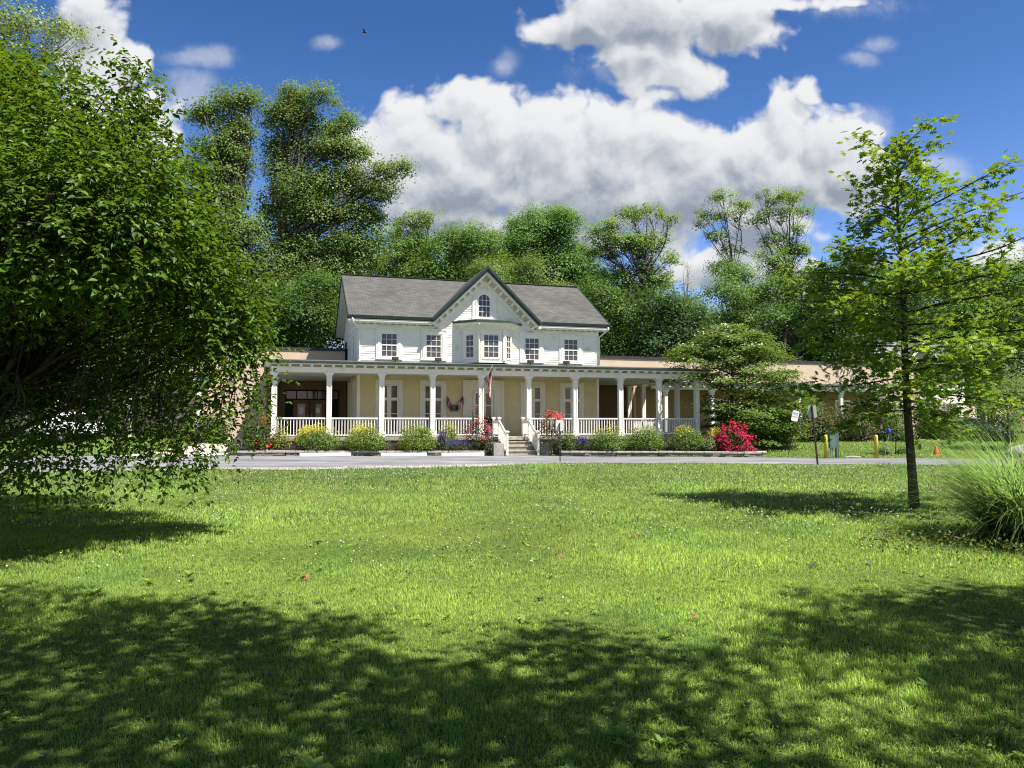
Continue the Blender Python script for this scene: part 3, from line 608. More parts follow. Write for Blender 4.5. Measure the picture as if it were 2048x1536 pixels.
# porch floor, roof, beam
mb = MB(); mb.box(-.3, 22.95, -.32, VF - .02, .70, ZF - .002); mb.box(-.3, UL - .02, VF - .02, 8.98, .70, ZF - .002); mb.box(UR + .02, 22.95, VF - .02, 8.98, .70, ZF - .002); mb.build('porch_floor', BOARD, house)
mb = MB(); mb.box(-.12, 22.75, -.12, .3, -.1, .70); mb.box(22.4, 22.75, .3, 8.9, -.1, .7); mb.box(-.12, .2, .3, 8.9, -.1, .7); mb.build('porch_foundation', BOARD, house)
GU0, GU1, GV = -.56, 23.12, -.50
mb = MB(); mb.prism([(GU0, GV, 4.47), (GU0, VF - .02, 4.80), (GU0, VF - .02, 4.70), (GU0, GV, 4.40)], (GU1 - GU0, 0, 0))
mb.prism([(GU0, VF - .02, 4.8), (GU0, 8.98, 4.86), (GU0, 8.98, 4.40), (GU0, VF - .02, 4.40)], (UL - GU0 - .02, 0, 0)); mb.prism([(UR + .02, VF - .02, 4.8), (UR + .02, 8.98, 4.86), (UR + .02, 8.98, 4.4), (UR + .02, VF - .02, 4.4)], (GU1 - UR - .02, 0, 0))
mb.build('porch_roof', GREENL, house)
mb = MB(); mb.prism([(GU0 - .04, GV, 4.395), (GU0 - .04, GV - .09, 4.42), (GU0 - .04, GV - .12, 4.51), (GU0 - .04, GV, 4.51)], (GU1 - GU0 + .08, 0, 0)); mb.box(GU1, GU1 + .1, GV, 8.9, 4.40, 4.5); mb.build('gutter', GREENL, house)
mb = MB(); mb.box(GU0 + .02, GU1 - .02, GV + .0, GV + .05, 4.345, 4.394); mb.box(GU0 + .03, GU1 - .03, GV + .05, -.14, 4.36, 4.395); mb.box(GU1 - .06, GU1 - .02, GV + .05, 8.9, 4.345, 4.394); mb.box(22.74, GU1 - .06, GV + .05, 8.9, 4.36, 4.395)
mb.box(GU0 + .03, -.14, -.14, 8.9, 4.36, 4.395); mb.build('porch_cornice', WHITE, house)
mb = MB(); mb.box(-.14, 22.73, -.145, .14, 3.99, 4.245); mb.box(-.16, 22.75, -.18, .14, 4.205, 4.25); mb.box(22.45, 22.73, .14, 8.9, 3.99, 4.25); mb.box(-.14, .14, .14, 8.9, 3.99, 4.25); mb.build('porch_beam', WHITE, house)
mb = MB(); mb.box(-.13, 22.72, -.135, .12, 4.251, 4.359); mb.box(22.46, 22.72, .12, 8.9, 4.251, 4.359); mb.build('porch_frieze', FRIEZE, house)
mb = MB(); mb.box(.14, 22.45, .14, VF - .02, 4.05, 4.09); mb.box(.14, UL - .02, VF - .02, 8.98, 4.05, 4.09); mb.box(UR + .02, 22.45, VF - .02, 8.98, 4.05, 4.09); mb.build('porch_ceiling', CEIL, house)
mb = MB(); m0 = None
for k in range(47):
    u = -.3 + k * .503
    m_ = MB(); m_.prism([(u - .06, -.14, 4.255), (u - .06, -.14, 4.355), (u - .06, -.44, 4.355), (u - .06, -.44, 4.275), (u - .06, -.38, 4.255)], (.12, 0, 0)); m_.build('bracket', WHITE, house)
for k in range(14):
    v = .3 + k * .6; m_ = MB(); m_.box(22.73, 23.05, v - .06, v + .06, 4.26, 4.355); m_.build('bracket', WHITE, house)
# columns
def col_meshes():
    s = MB(); s.sq(0, 0, [(1.16, .105), (3.70, .092)])
    for sx_ in (-1, 1):
        for sy_ in (-1, 1): s.box(*sorted((sx_ * .06, sx_ * .122)), *sorted((sy_ * .06, sy_ * .122)), 1.16, 3.70)
    for a, b in ((0, -1), (0, 1), (1, 0), (-1, 0)):
        for z0_, z1_ in ((3.52, 3.70), (1.16, 1.30)):
            if a == 0: s.box(-.06, .06, *sorted((b * .06, b * .118)), z0_, z1_)
            else: s.box(*sorted((a * .06, a * .118)), -.06, .06, z0_, z1_)
    b = MB(); b.sq(0, 0, [(ZF - .001, .17), (1.04, .17), (1.06, .155), (1.10, .15), (1.12, .135), (1.16, .13)])
    c = MB(); c.sq(0, 0, [(3.70, .13), (3.74, .145), (3.76, .125), (3.82, .13), (3.88, .155), (3.93, .20), (3.95, .215), (3.988, .215)])
    return s, b, c
def place_col(u, v, label=None, first=[None]):
    if first[0] is None:
        s, b, c = col_meshes(); o = s.build('column', WHITE, house); b.build('base', WHITE, o); c.build('capital', WHITE, o); first[0] = o
    else: o = copy_tree(first[0], house)
    o.location = (u, v, 0); return o
CU = [0, 2.55, 5.08, 7.63, 10.15, 12.71, 15.31, 17.95, 20.26, 22.59]
for u in CU: place_col(u, 0)
for v in (2.2, 4.4, 6.6, 8.7): place_col(22.59, v)
place_col(18.3, 8.7); place_col(0, 4.4); place_col(0, 8.7)
# railings
BAL = MB(); BAL.box(-.019, .019, -.019, .019, .985, 1.735); BALO = None
def railing(p0, p1, indiv=True):
    global BALO
    p0, p1 = Vector((*p0, 0)), Vector((*p1, 0)); d = p1 - p0; ln = d.length; d.normalize(); a, b = p0 + d * .125, p1 - d * .125
    m_ = MB(); m_.rings([[tuple(p + Vector((d.y, -d.x, 0)) * x + Vector((0, 0, z))) for x, z in ((-.045, 1.735), (.045, 1.735), (.05, 1.77), (.035, 1.81), (-.035, 1.81), (-.05, 1.77))] for p in (a, b)])
    r = m_.build('railing', WHITE, house)
    m_ = MB(); m_.bar(a + Vector((0, 0, .955)), b + Vector((0, 0, .955)), .06, .06); m_.build('bottom_rail', WHITE, r)
    n = int(round((ln - .25) / .146)); big = MB()
    for k in range(n):
        p = a + d * ((ln - .25) * (k + .5) / n)
        if indiv:
            if BALO is None: o = BAL.build('baluster', WHITE, r); BALO = o
            else: o = BALO.copy(); COL.objects.link(o); o.parent = r
            o.location = (p.x, p.y, 0)
        else: big.box(p.x - .019, p.x + .019, p.y - .019, p.y + .019, .985, 1.735)
    if not indiv: return big
rest = MB()
for i in (0, 1, 2, 3, 5, 6): railing((CU[i], 0), (CU[i + 1], 0))
for i in (7, 8): bg_ = railing((CU[i], 0), (CU[i + 1], 0), False); rest.add(bg_.v, bg_.f)
for a, b in ((0, 2.2), (2.2, 4.4), (4.4, 6.6), (6.6, 8.7)): bg_ = railing((22.59, a), (22.59, b), False); rest.add(bg_.v, bg_.f)
tag(rest.build('balusters', WHITE, house), kind='stuff')
# steps with side rails
SU0, SU1 = 10.78, 12.36
for k in range(4):
    z1 = ZF - .002 - k * .215 - (.215 if True else 0); v1 = -1.25 - k * .37
    if z1 < .1: pass
    mb = MB(); mb.box(SU0 - .05, SU1 + .05, v1 - .38, v1 + (.05 if k else .9), z1 - .05, z1); mb.box(SU0 - .05, SU1 + .05, v1 - .34, v1 - .31, z1 - .22, z1 - .05); mb.build('step', BOARD, house)
mb = MB(); mb.box(SU0 - .05, SU1 + .05, -1.22, -.33, ZF - .16, ZF - .004); mb.build('landing', BOARD, house)
def stair_rail(u):
    m_ = MB(); m_.sq(u, -.14, [(ZF, .05), (1.75, .05)]); m_.sq(u, -1.2, [(.5, .05), (1.75, .05)]); m_.sq(u, -2.62, [(-.08, .05), (1.08, .05)])
    r = m_.build('stair_railing', WHITE, house)
    for v, z in ((-.14, 1.75), (-1.2, 1.75), (-2.62, 1.08)): c = MB(); c.sq(u, v, [(z, .055), (z + .02, .09), (z + .06, .095), (z + .075, .07), (z + .10, .03)]); c.build('post_cap', WHITE, r)
    t = MB(); t.bar((u, -.19, 1.66), (u, -1.15, 1.66), .07, .06); t.bar((u, -1.25, 1.64), (u, -2.57, .98), .07, .06); t.bar((u, -.19, .96), (u, -1.15, .96), .05, .05); t.bar((u, -1.25, .78), (u, -2.57, .12), .05, .05); t.build('handrail', WHITE, r)
    for k in range(8): v = -.25 - k * .118; b_ = MB(); b_.box(u - .017, u + .017, v - .017, v + .017, .985, 1.63); b_.build('baluster', WHITE, r)
    for k in range(9): v = -1.36 - k * .135; z = 1.64 + (v + 1.25) * .5; b_ = MB(); b_.box(u - .017, u + .017, v - .017, v + .017, z - .84, z - .02); b_.build('baluster', WHITE, r)
stair_rail(SU0); stair_rail(SU1)
for u, lab in ((SU0 - .42, 'rough granite block flanking the left side of the porch steps'), (SU1 + .42, 'rough granite block flanking the right side of the porch steps')):
    p = H(u, -2.0, 0); mb = MB(); mb.box(-.27, .27, -.62, .62, -.15, .60); o = mb.build('granite_block', GRANITE, bevel=.025); o.location = (p.x, p.y, -.02); o.rotation_euler = (0, 0, TH); tag(o, lab, 'stone block', 'granite blocks beside the steps')

# ------------------------------------------------------------------ annexes
def annex(name, label, u0, u1, dz=0):
    a = T(name, label, 'building', H(u0, 9, 0), TH); ln = u1 - u0
    mb = MB(); mb.box(0, ln, 0, 12, -.3, 5.86); mb.build('wall', STUCCO, a)
    mb = MB(); mb.box(-.05, ln + .05, -.06, 12.05, 5.861, 6.02); mb.build('roof_edge', CAP, a)
    return a
an = annex('stucco_annex', 'tan flat-roofed stucco wing on the left side of the farmhouse', -26, UL - .1)
def wing_porch(a, u0, u1, cols, z=4.0, v0=-2.1, bz=.3):
    mb = MB(); mb.box(u0, u1, v0, -.005, z, z + .12); mb.build('porch_roof', CEIL, a)
    mb = MB(); mb.box(u0 - .05, u1 + .05, v0 - .1, -.006, z + .121, z + .24); mb.build('gutter', GREENL, a)
    mb = MB(); mb.box(u0 + .1, u1 - .1, v0 + .25, v0 + .5, z - .25, z - .001); mb.build('porch_beam', WHITE, a)
    for k in range(int((u1 - u0) / .5)):
        u = u0 + .25 + k * .5; m_ = MB(); m_.box(u - .06, u + .06, v0 - .02, v0 + .245, z - .1, z - .002); m_.build('bracket', WHITE, a)
    for u in cols:
        m_ = MB(); m_.sq(u, v0 + .37, [(bz, .17), (bz + .25, .17), (bz + .28, .12), (z - .55, .11), (z - .54, .14), (z - .50, .14), (z - .48, .12), (z - .32, .19), (z - .252, .2)]); m_.build('column', WHITE, a)
wing_porch(an, 8.0, 22.5, (8.3, 11.7, 15.1, 18.5, 22.0), bz=.5)
def awin(a, u, z0, z1, w, cols=3, rows=4):
    xf = xf_face((0, 0, 0), (1, 0, 0)); return window(u - w / 2, u + w / 2, z0, z1, cols, rows, xf, a, tw=.09, tt=.09, pm=GLASS, blow=.05)
for u in (13.2, 17.0, 6.0, 20.1): awin(an, u, 1.9, 3.3, 1.5, 5, 3)
# recessed entrance with wooden doors under the left end of the porch
EX = lambda px: px + 26
mb = MB(); mb.box(EX(-.5), EX(4.0), -.05, -.012, .86, 4.04); mb.build('under_porch_wall', STUCCOD, an)
mb = MB(); mb.box(EX(.55), EX(3.62), -.10, -.052, .86, 3.5); ef = mb.build('entrance_frame', DARK, an)
for k in range(5): u = EX(.62) + k * .6; p_ = MB(); p_.box(u, u + .54, -.112, -.102, 2.98, 3.42); p_.build('pane', GLASS, ef)
for k, u in enumerate((EX(1.02), EX(1.96))):
    mb = MB(); mb.ring(u, u + .9, .88, 2.9, .22, -.16, -.102, .5); d = mb.build('wooden_door', WOOD, an)
    p_ = MB(); p_.box(u + .2, u + .7, -.13, -.12, 1.35, 2.72); p_.build('pane', GLASS, d)
    p_ = MB(); p_.box(u + .34, u + .58, -.137, -.131, 2.05 + .1 * k, 2.45); p_.build('notice', PAPER, d)
    p_ = MB(); p_.box(u + (.80 if k == 0 else .06), u + (.84 if k == 0 else .10), -.22, -.165, 1.75, 2.05); p_.build('handle', METAL, d)
ar_ = annex('stucco_annex', 'long tan flat-roofed stucco wing to the right behind the flowering dogwood', UR + .1, 47)
mb = MB(); mb.box(.1, 5.2, -.06, -.012, .8, 4.04); mb.build('under_porch_wall', STUCCOD, ar_)  # dark sheet over the tan wall, shade of the porch roof painted in
wing_porch(ar_, 5.6, 25, (6.7, 10.15, 13.6, 17.06, 20.5, 23.9))
mb = MB(); mb.box(5.4, 26, -.05, -.012, .3, 3.98); mb.build('shaded_porch_wall', mat('shaded_tan_stucco', (.30, .205, .12), .85, .1, scale=.8, col2=(.26, .175, .10), bump=.2, bscale=40), ar_)  # tan wall darkened: shade under the wing porch is put into this colour
for u in (12.0, 15.2, 18.6, 22.0): window(u - .55, u + .55, 1.6, 3.1, 3, 4, xf_face((0, -.06, 0), (1, 0, 0)), ar_, tw=.08, tt=.08, pm=GLASS, blow=.04)
for u in (18.6,):
    o = MB(); o.box(-.17, .17, -.1, .1, 0, .17); q = o.build('floodlight', LAMPB, bevel=.012); p = H(UR + .1 + u - .2, 7.6, 4.32); q.location = p; q.rotation_euler = (0, 0, TH); tag(q, 'small brown lamp box on the porch roof of the right stucco wing', 'floodlight', 'brown lamp boxes on the porch roofs')
    o = MB(); o.tube([(0, 0, -.08), (0, 0, .0)], .03, 8); o.build('bracket', CAP, q)

# far white house behind the oak
fh = T('cottage', 'white clapboard house with grey roof glimpsed behind the young oak', 'house', (35.6, 65, .45), R(10))
clap('wall', CLAPW, (1, 0, 0), (0, 0, 0), lambda z: (-4.6, 3.0), 0, 6.2, fh, .16, .02)
mb = MB(); mb.box(-4.58, 2.98, .03, 8, -.5, 6.2); mb.prism([(-4.58, .03, 6.2), (-4.58, 8, 6.2), (-4.58, 4, 8.3)], (7.56, 0, 0)); mb.prism([(-2.6, .02, 6.19), (.6, .02, 6.19), (-1, .02, 7.9)], (0, 3, 0)); mb.build('wall', CLAPW, fh)
mb = MB(); mb.prism([(-5, -.5, 6.0), (-5, 4, 8.5), (-5, 4, 8.38), (-5, -.45, 5.9)], (8.4, 0, 0)); mb.prism([(-5, 8.5, 6.0), (-5, 4, 8.5), (-5, 4, 8.38), (-5, 8.45, 5.9)], (8.4, 0, 0))
for s in (-1, 1): mb.prism([(-1 + s * 1.95, -.4, 6.05), (-1, -.4, 8.1), (-1, -.4, 7.98), (-1 + s * 1.85, -.4, 5.98)], (0, 3.6, 0))
mb.build('roof', GREYSH, fh)
mb = MB()
for s in (-1, 1): mb.prism([(-1 + s * 1.9, -.42, 5.97), (-1, -.42, 7.97), (-1, -.42, 7.7), (-1 + s * 1.7, -.42, 5.9)], (0, .1, 0))
mb.build('rake_board', WHITE, fh)
for u in (-3.4, -.6, 1.6):
    for z in (1.2, 4.0): window(u - .5, u + .5, z, z + 1.45, 3, 4, xf_face((0, -.02, 0), (1, 0, 0)), fh, tw=.13, tt=.13)

# ------------------------------------------------------------------ small things round the house
def fabric_flag(name, w, h, parent, seed, nx=24, ny=26, xf=None):
    """hanging flag: stripes and a dotted blue canton, folded by gravity; the hoist runs along the pole"""
    m = bpy.data.materials.get('flag_cloth')
    if not m:
        m = bpy.data.materials.new('flag_cloth'); m.use_nodes = True; nt = m.node_tree; b = nt.nodes['Principled BSDF']
        a = nt.nodes.new('ShaderNodeAttribute'); a.attribute_name = 'Col'; nt.links.new(a.outputs['Color'], b.inputs['Base Color']); b.inputs['Roughness'].default_value = .8; b.inputs['Specular IOR Level'].default_value = .1
    return m
def flag_mesh(pole_a, pole_b, fly, parent, seed, n1=27, n2=40, fold=.5):
    """cloth hung from the pole segment a-b (b is the tip); fly length hangs downwards"""
    rg = np.random.default_rng(seed); m = fabric_flag('', 0, 0, None, 0)
    s = np.linspace(0, 1, n1)[:, None]; t = np.linspace(0, 1, n2)[None, :]
    A, B = np.array(pole_a), np.array(pole_b); base = A + (B - A) * s[..., None]
    base = np.repeat(base, n2, 1).astype(float)
    mid = (A * .25 + B * .75)
    g = t[..., None] ** .8 * fold
    hor = base * (1 - g) + np.array([mid[0], mid[1], 0]) * g
    P = np.zeros((n1, n2, 3)); P[..., :2] = hor[..., :2]
    P[..., 2] = base[..., 2] - fly * t * (1 - .12 * np.abs(s - .6)) 
    ph = rg.uniform(0, 6); wv = .055 * t ** .7
    P[..., 0] += wv * np.sin(s * 19 + ph + t * 2); P[..., 1] += wv * np.cos(s * 14 + ph * 2)
    cc = np.zeros((n1, n2, 3)); row = np.minimum((s * 13).astype(int), 12) + np.zeros((n1, n2), int)
    cc[:] = np.where((row % 2 == 0)[..., None], np.array([.34, .03, .045]), np.array([.56, .54, .53]))
    can = (s > 6 / 13) & (t < .42); cc[can] = (.015, .02, .075)
    i, j = np.indices((n1, n2)); star = can & (i % 3 == 1) & (j % 3 == 1); cc[star] = (.4, .4, .42)
    ii = np.arange(n1 * n2).reshape(n1, n2); Fq = np.stack([ii[:-1, :-1], ii[:-1, 1:], ii[1:, 1:], ii[1:, :-1]], -1).reshape(-1, 4)
    return np_mesh('cloth', m, P.reshape(-1, 3), Fq, cc.reshape(-1, 3), parent, True)
def flag(label, a, b, fly, hoist, r, seed, group=None, fold=.5):
    a, b = Vector(a), Vector(b); f = T('flag', label, 'flag', a, 0, group); d = b - a
    mb = MB(); mb.tube([(0, 0, 0), tuple(d)], r, 8); mb.lathe(d.x, d.y, [(d.z - r, r), (d.z, r * 2), (d.z + r * 2, r * .4)], 8); mb.build('pole', METAL if r > .008 else WOOD, f, True)
    flag_mesh(tuple(d * (1 - hoist)), tuple(d * .97), fly, f, seed, fold=fold); return f
flag('large striped flag hanging limp from a slanted pole by the porch steps', H(10.02, -.14, 2.86), H(10.50, -.95, 4.46), 1.0, .50, .016, 1, fold=.9)
flag('small dark flag leaning left above the green plaque', H(9.22, VF - .06, 2.50), H(8.82, VF - .28, 3.02), .48, .62, .007, 2, 'small flags above the plaque', .3)
flag('small dark flag leaning right above the green plaque', H(9.34, VF - .06, 2.50), H(9.74, VF - .28, 3.02), .48, .62, .007, 3, 'small flags above the plaque', .3)
def text(body, size, m, parent, loc, name='lettering'):
    c = bpy.data.curves.new(name, 'FONT'); c.body = body; c.size = size; c.align_x = 'CENTER'; c.align_y = 'CENTER'; c.extrude = .002
    o = bpy.data.objects.new(name, c); COL.objects.link(o); bpy.context.view_layer.update()
    dg = bpy.context.evaluated_depsgraph_get(); me = bpy.data.meshes.new_from_object(o.evaluated_get(dg)); bpy.data.objects.remove(o)
    me.materials.clear(); me.materials.append(m); q = bpy.data.objects.new(name, me); COL.objects.link(q); q.parent = parent; q.location = loc; q.rotation_euler = (R(90), 0, 0); return q
pq = T('plaque', 'dark green plaque with pale lettering on the yellow wall by the front door', 'sign', H(9.28, VF - .035, 2.345), TH)
mb = MB(); mb.box(-.225, .225, -.012, .012, -.175, .175); mb.build('board', PLAQ, pq, bevel=.004)
for z, s, t_ in ((.11, .075, 'Please Use'), (.035, .07, 'Main'), (-.035, .045, 'to the right'), (-.11, .075, 'Main Entrance')): text(t_, s * .86, LETTER, pq, (0, -.014, z))
for i, px in enumerate((787.5, 873.8, 1067, 1143)):
    u = (6.03, 8.32, 13.50, 15.62)[i]; q = MB(); q.box(-.17, .17, -.10, .10, 0, .16); q = q.build('floodlight', LAMPB, bevel=.012); q.location = H(u, VF - .42, 4.86); q.rotation_euler = (0, 0, TH)
    tag(q, 'small brown lamp box below ' + ('the leftmost upper window', 'the upper window just left of the bay', 'the upper window just right of the bay', 'the rightmost upper window')[i], 'floodlight', 'brown lamp boxes on the porch roofs')
    o = MB(); o.tube([(0, 0, -.12), (0, 0, .0)], .03, 8); o.build('bracket', CAP, q)
# bench by the door
bn = T('porch_chair', 'reddish brown slatted wooden bench on the porch by the front door', 'bench', H(10.75, 1.75, ZF), TH)
mb = MB(); [mb.box(-.6, .6, -.42 + k * .1, -.34 + k * .1, .40, .43) for k in range(5)]; mb.build('seat', CHAIR, bn)
mb = MB(); mb.box(-.62, .62, .08, .12, .86, .98); mb.box(-.62, .62, .08, .12, .50, .56); [mb.box(-.56 + k * .125, -.50 + k * .125, .085, .115, .56, .86) for k in range(10)]; mb.build('backrest', CHAIR, bn)
for x in (-.6, .6):
    mb = MB(); mb.box(x - .03, x + .03, -.45, .05, .62, .66); mb.build('arm', CHAIR, bn)
    for y in (-.42, .1): mb = MB(); mb.box(x - .03, x + .03, y - .03, y + .03, 0, .62 if y < 0 else .86); mb.build('leg', CHAIR, bn)
# wheel stops
for px, ln, lab in ((409, 2.0, 'leftmost white wheel stop, at the left end of the stone edging'), (652, 2.25, 'white wheel stop in front of the leftmost round shrubs'),
                    (808.5, 2.1, 'white wheel stop between the other two in front of the stone edging'), (926, 2.0, 'white wheel stop nearest the porch steps')):
    p = gp(px, 34.6 if px > 500 else 33.9); yb = np.interp(p.x, [q[0] for q in WALLP], [q[1] for q in WALLP]) - .42; p = Vector((p.x * yb / p.y, yb, gz(p.x, yb) + .022))
    mb = MB(); mb.rings([[(x, y, z) for y, z in ((-.09, 0), (.09, 0), (.07, .13), (.05, .15), (-.05, .15), (-.07, .13))] for x in (-ln / 2, ln / 2)])
    o = mb.build('wheel_stop', STOPM, bevel=.012); o.location = p; o.rotation_euler = (0, 0, R(9)); tag(o, lab, 'wheel stop', 'white wheel stops along the road')
# signs and posts
def lean_post(name, label, cat, px, Y, top, Yt=None, r=.03, m=POSTG, group=None, square=True):
    b = gp(px, Y); t_ = at(top[0], top[1], Yt or Y) - b; o = T(name, label, cat, b, 0, group)
    mb = MB(); mb.bar((0, 0, -.2), tuple(t_), r * 1.6, r * .8) if square else mb.tube([(0, 0, -.1), tuple(t_)], r, 8); mb.build('post', m, o); return o, t_
s1, t1 = lean_post('road_sign', 'blank white sign back on a thin green post at the lawn edge by the steps', 'sign', 1120, 30.9, (1119, 846), r=.045)
def plate(o, c, w_, h_, m, y=.03, rx=0, name='sign_plate', tilt=0):
    mb = MB(); mb.box(-w_ / 2, w_ / 2, -.004, .004, -h_ / 2, h_ / 2); q = mb.build(name, m, o); 
    bm = bmesh.new(); bm.from_mesh(q.data); es = [e for e in bm.edges if abs(e.verts[0].co.y - e.verts[1].co.y) > .005]; bmesh.ops.bevel(bm, geom=es, offset=.03, segments=3, affect='EDGES'); bm.to_mesh(q.data); bm.free()
    q.location = (c[0], c[1] + y, c[2]); q.rotation_euler = (0, tilt, 0); return q
plate(s1, t1 - Vector((0, 0, .10)), .30, .44, SIGNW, .035)
s2, t2 = lean_post('road_sign', 'grey sign back on a leaning rusty brown post at the lawn edge', 'sign', 1634, 30.0, (1623.5, 811), r=.055, m=RUST)
plate(s2, t2 - Vector((-.03, 0, .24)), .33, .49, METAL, .035, tilt=R(-3))
s3, t3 = lean_post('road_sign', 'white NO PARKING sign on a thin post leaning right beyond the road', 'sign', 1571, 36.0, (1594, 836), r=.03, m=RUST)
p3 = plate(s3, t3 + Vector((-.14, 0, .10)) + Vector((.04, 0, 0)), .31, .50, SIGNW, -.03, tilt=R(14)); 
text('NO', .15, SIGNB, p3, (0, -.006, .09)); text('PARKING', .064, SIGNR, p3, (0, -.006, -.05))
s4, t4 = lean_post('road_sign', 'narrow white sign plate seen edge-on among the red roses right of the steps', 'sign', 1103, 37.4, (1103, 842), r=.02)
plate(s4, t4 - Vector((0, 0, .18)), .085, .48, SIGNW, -.02)
for px, lab in ((1650, 'yellow steel bollard beside the green utility box'), (1750.5, 'yellow steel bollard standing alone right of the utility box')):
    p = gp(px, 35.75); mb = MB(); mb.lathe(0, 0, [(-.1, .082), (1.0, .082), (1.04, .074), (1.07, .055), (1.085, .02)], 20); o = mb.build('bollard', YEL, smooth=True); o.location = p; tag(o, lab, 'bollard', 'yellow bollards beyond the road')
ub = T('utility_pedestal', 'green utility box on a green post with pale pipes beyond the road', 'utility box', gp(1664, 36.1))
mb = MB(); mb.box(.12, .26, -.05, .05, -.1, 1.18); mb.build('post', BOXG, ub); mb = MB(); mb.box(-.17, .12, -.1, .08, .44, 1.25); mb.build('box', BOXG, ub, bevel=.015)
for x in (-.10, -.02): mb = MB(); mb.tube([(x, 0, -.1), (x, 0, .46)], .025, 8); mb.build('pipe', METAL, ub, True)
lean_post('stake', 'thin bare wooden stake just right of the green utility box', 'stake', 1677, 36.0, (1672.5, 862), r=.018, m=TWIG)
s5, t5 = lean_post('marker_stake', 'leaning wooden stake with a bright blue top near the right bollard', 'stake', 1764, 36.0, (1777, 866), r=.025, m=BOARD)
mb = MB(); mb.lathe(0, 0, [(-.02, .05), (.03, .075), (.13, .075), (.18, .045), (.22, .02)], 12); q = mb.build('marker_cap', BLUE, s5, True); q.location = t5
bd = MB(); bd.tube([(-.36, 0, .03), (-.1, .02, .05), (.15, 0, .045), (.37, -.02, .03)], [.05, .07, .06, .04], 8); o = bd.build('fallen_log', BOARD); o.location = gp(1704, 35.7); tag(o, 'short brown log lying at the road edge between the bollards', 'log')
cn = T('traffic_cone', 'orange traffic cone on the grass beyond the road', 'cone', gp(1870, 38.6))
mb = MB(); mb.lathe(0, 0, [(.02, .155), (.12, .125), (.38, .05), (.41, .04), (.42, .025)], 20); mb.build('cone_body', ORANGE, cn, True); mb = MB(); mb.box(-.18, .18, -.18, .18, -.02, .025); mb.build('base', ORANGE, cn)
def car(label, loc, rz, flip=1):
    c = T('parked_car', label, 'car', loc, rz); prof = [(-2.15, .35), (-2.2, .62), (-2.05, .82), (-1.35, .92), (-.75, 1.38), (-.2, 1.46), (.5, 1.42), (1.15, .98), (1.95, .86), (2.2, .66), (2.2, .35)]
    mb = MB(); rs = []
    for y, sx_, top in ((-.85, .965, .93), (-.80, 1, .97), (-.60, 1, 1), (.60, 1, 1), (.80, 1, .97), (.85, .965, .93)):
        rs.append([(x * sx_, y * (1 if z < .95 else .86), .35 + (z - .35) * top) for x, z in prof])
    mb.rings(rs); mb.build('body', CARW, c, bevel=.02)
    for s in (-1, 1):
        mb = MB(); mb.prism([(-1.2, s * .80, .95), (-.68, s * .715, 1.33), (.42, s * .715, 1.35), (1.0, s * .80, .99)], (0, s * .03, 0)); mb.build('window', GLASS, c)
        for x in (-1.35, 1.38):
            mb = MB(); mb.rings([[(x + r * math.cos(2 * PI * k / 20), y, .31 + r * math.sin(2 * PI * k / 20)) for k in range(20)] for y, r in ((s * .68, .31), (s * .88, .31), (s * .885, .25))]); wq = mb.build('wheel', TYRE, c)
            mb = MB(); mb.rings([[(x + r * math.cos(2 * PI * k / 16), y, .31 + r * math.sin(2 * PI * k / 16)) for k in range(16)] for y, r in ((s * .87, .20), (s * .895, .19))]); mb.build('rim', RIM, wq)
        mb = MB(); mb.box(2.10, 2.19, *sorted((s * .5, s * .78)), .62, .74); mb.build('headlight', GLASSB, c); mb = MB(); mb.box(-2.19, -2.10, *sorted((s * .5, s * .80)), .64, .80); mb.build('tail_light', REDL, c)
    mb = MB(); mb.prism([(1.12, -.62, 1.02), (.56, -.56, 1.39), (.56, .56, 1.39), (1.12, .62, 1.02)], (.02, 0, .02)); mb.build('windscreen', GLASS, c); return c
car('white parked car beyond the hedge right of the cottage', (35.5, 60, gz(35.5, 60) + .02), R(170))
car('white parked car behind the leaves of the big left tree', (-22.6, 39.2, gz(-22.6, 39.2) + .02), R(78))
for k, px in enumerate((1905, 1918)):
    o, t_ = lean_post('white_post', ('white post with a dark strip in front of the car, left one', 'white post with a dark strip in front of the car, right one')[k], 'post', px, 56, (px, 849 - 2 * k), r=.05, m=SIGNW, group='white posts before the parked car'); mb = MB(); mb.box(-.03, .03, -.06, -.045, .7, t_.z); mb.build('dark_strip', CAP, o)
mb = MB()
rg = random.Random(3); mb.rings([[(r * math.cos(2 * PI * k / 14) * (1.25 + .1 * math.sin(k * 3)), r * math.sin(2 * PI * k / 14), z) for k in range(14)] for z, r in ((-.2, .7), (.15, .8), (.42, .66), (.58, .42), (.64, .12))]); o = mb.build('boulder', GRANITE, smooth=True); o.location = gp(2052, 36.5); tag(o, 'pale boulder at the right edge behind the ornamental grass', 'boulder')
mb = MB(); b_ = at(722, 47, 60); mb.tube([(-.18, 0, 0), (-.05, 0, .0), (.12, 0, .02), (.2, 0, .02)], [.01, .06, .05, .01], 6); bd = mb.build('bird', CAP); bd.location = b_; tag(bd, 'small dark bird flying in the blue sky', 'bird')
for s in (-1, 1): mb = MB(); mb.prism([(-.08, 0, .02), (.06, 0, .03), (.0, s * .36, .16), (-.07, s * .3, .13)], (0, 0, .008)); mb.build('wing', CAP, bd)

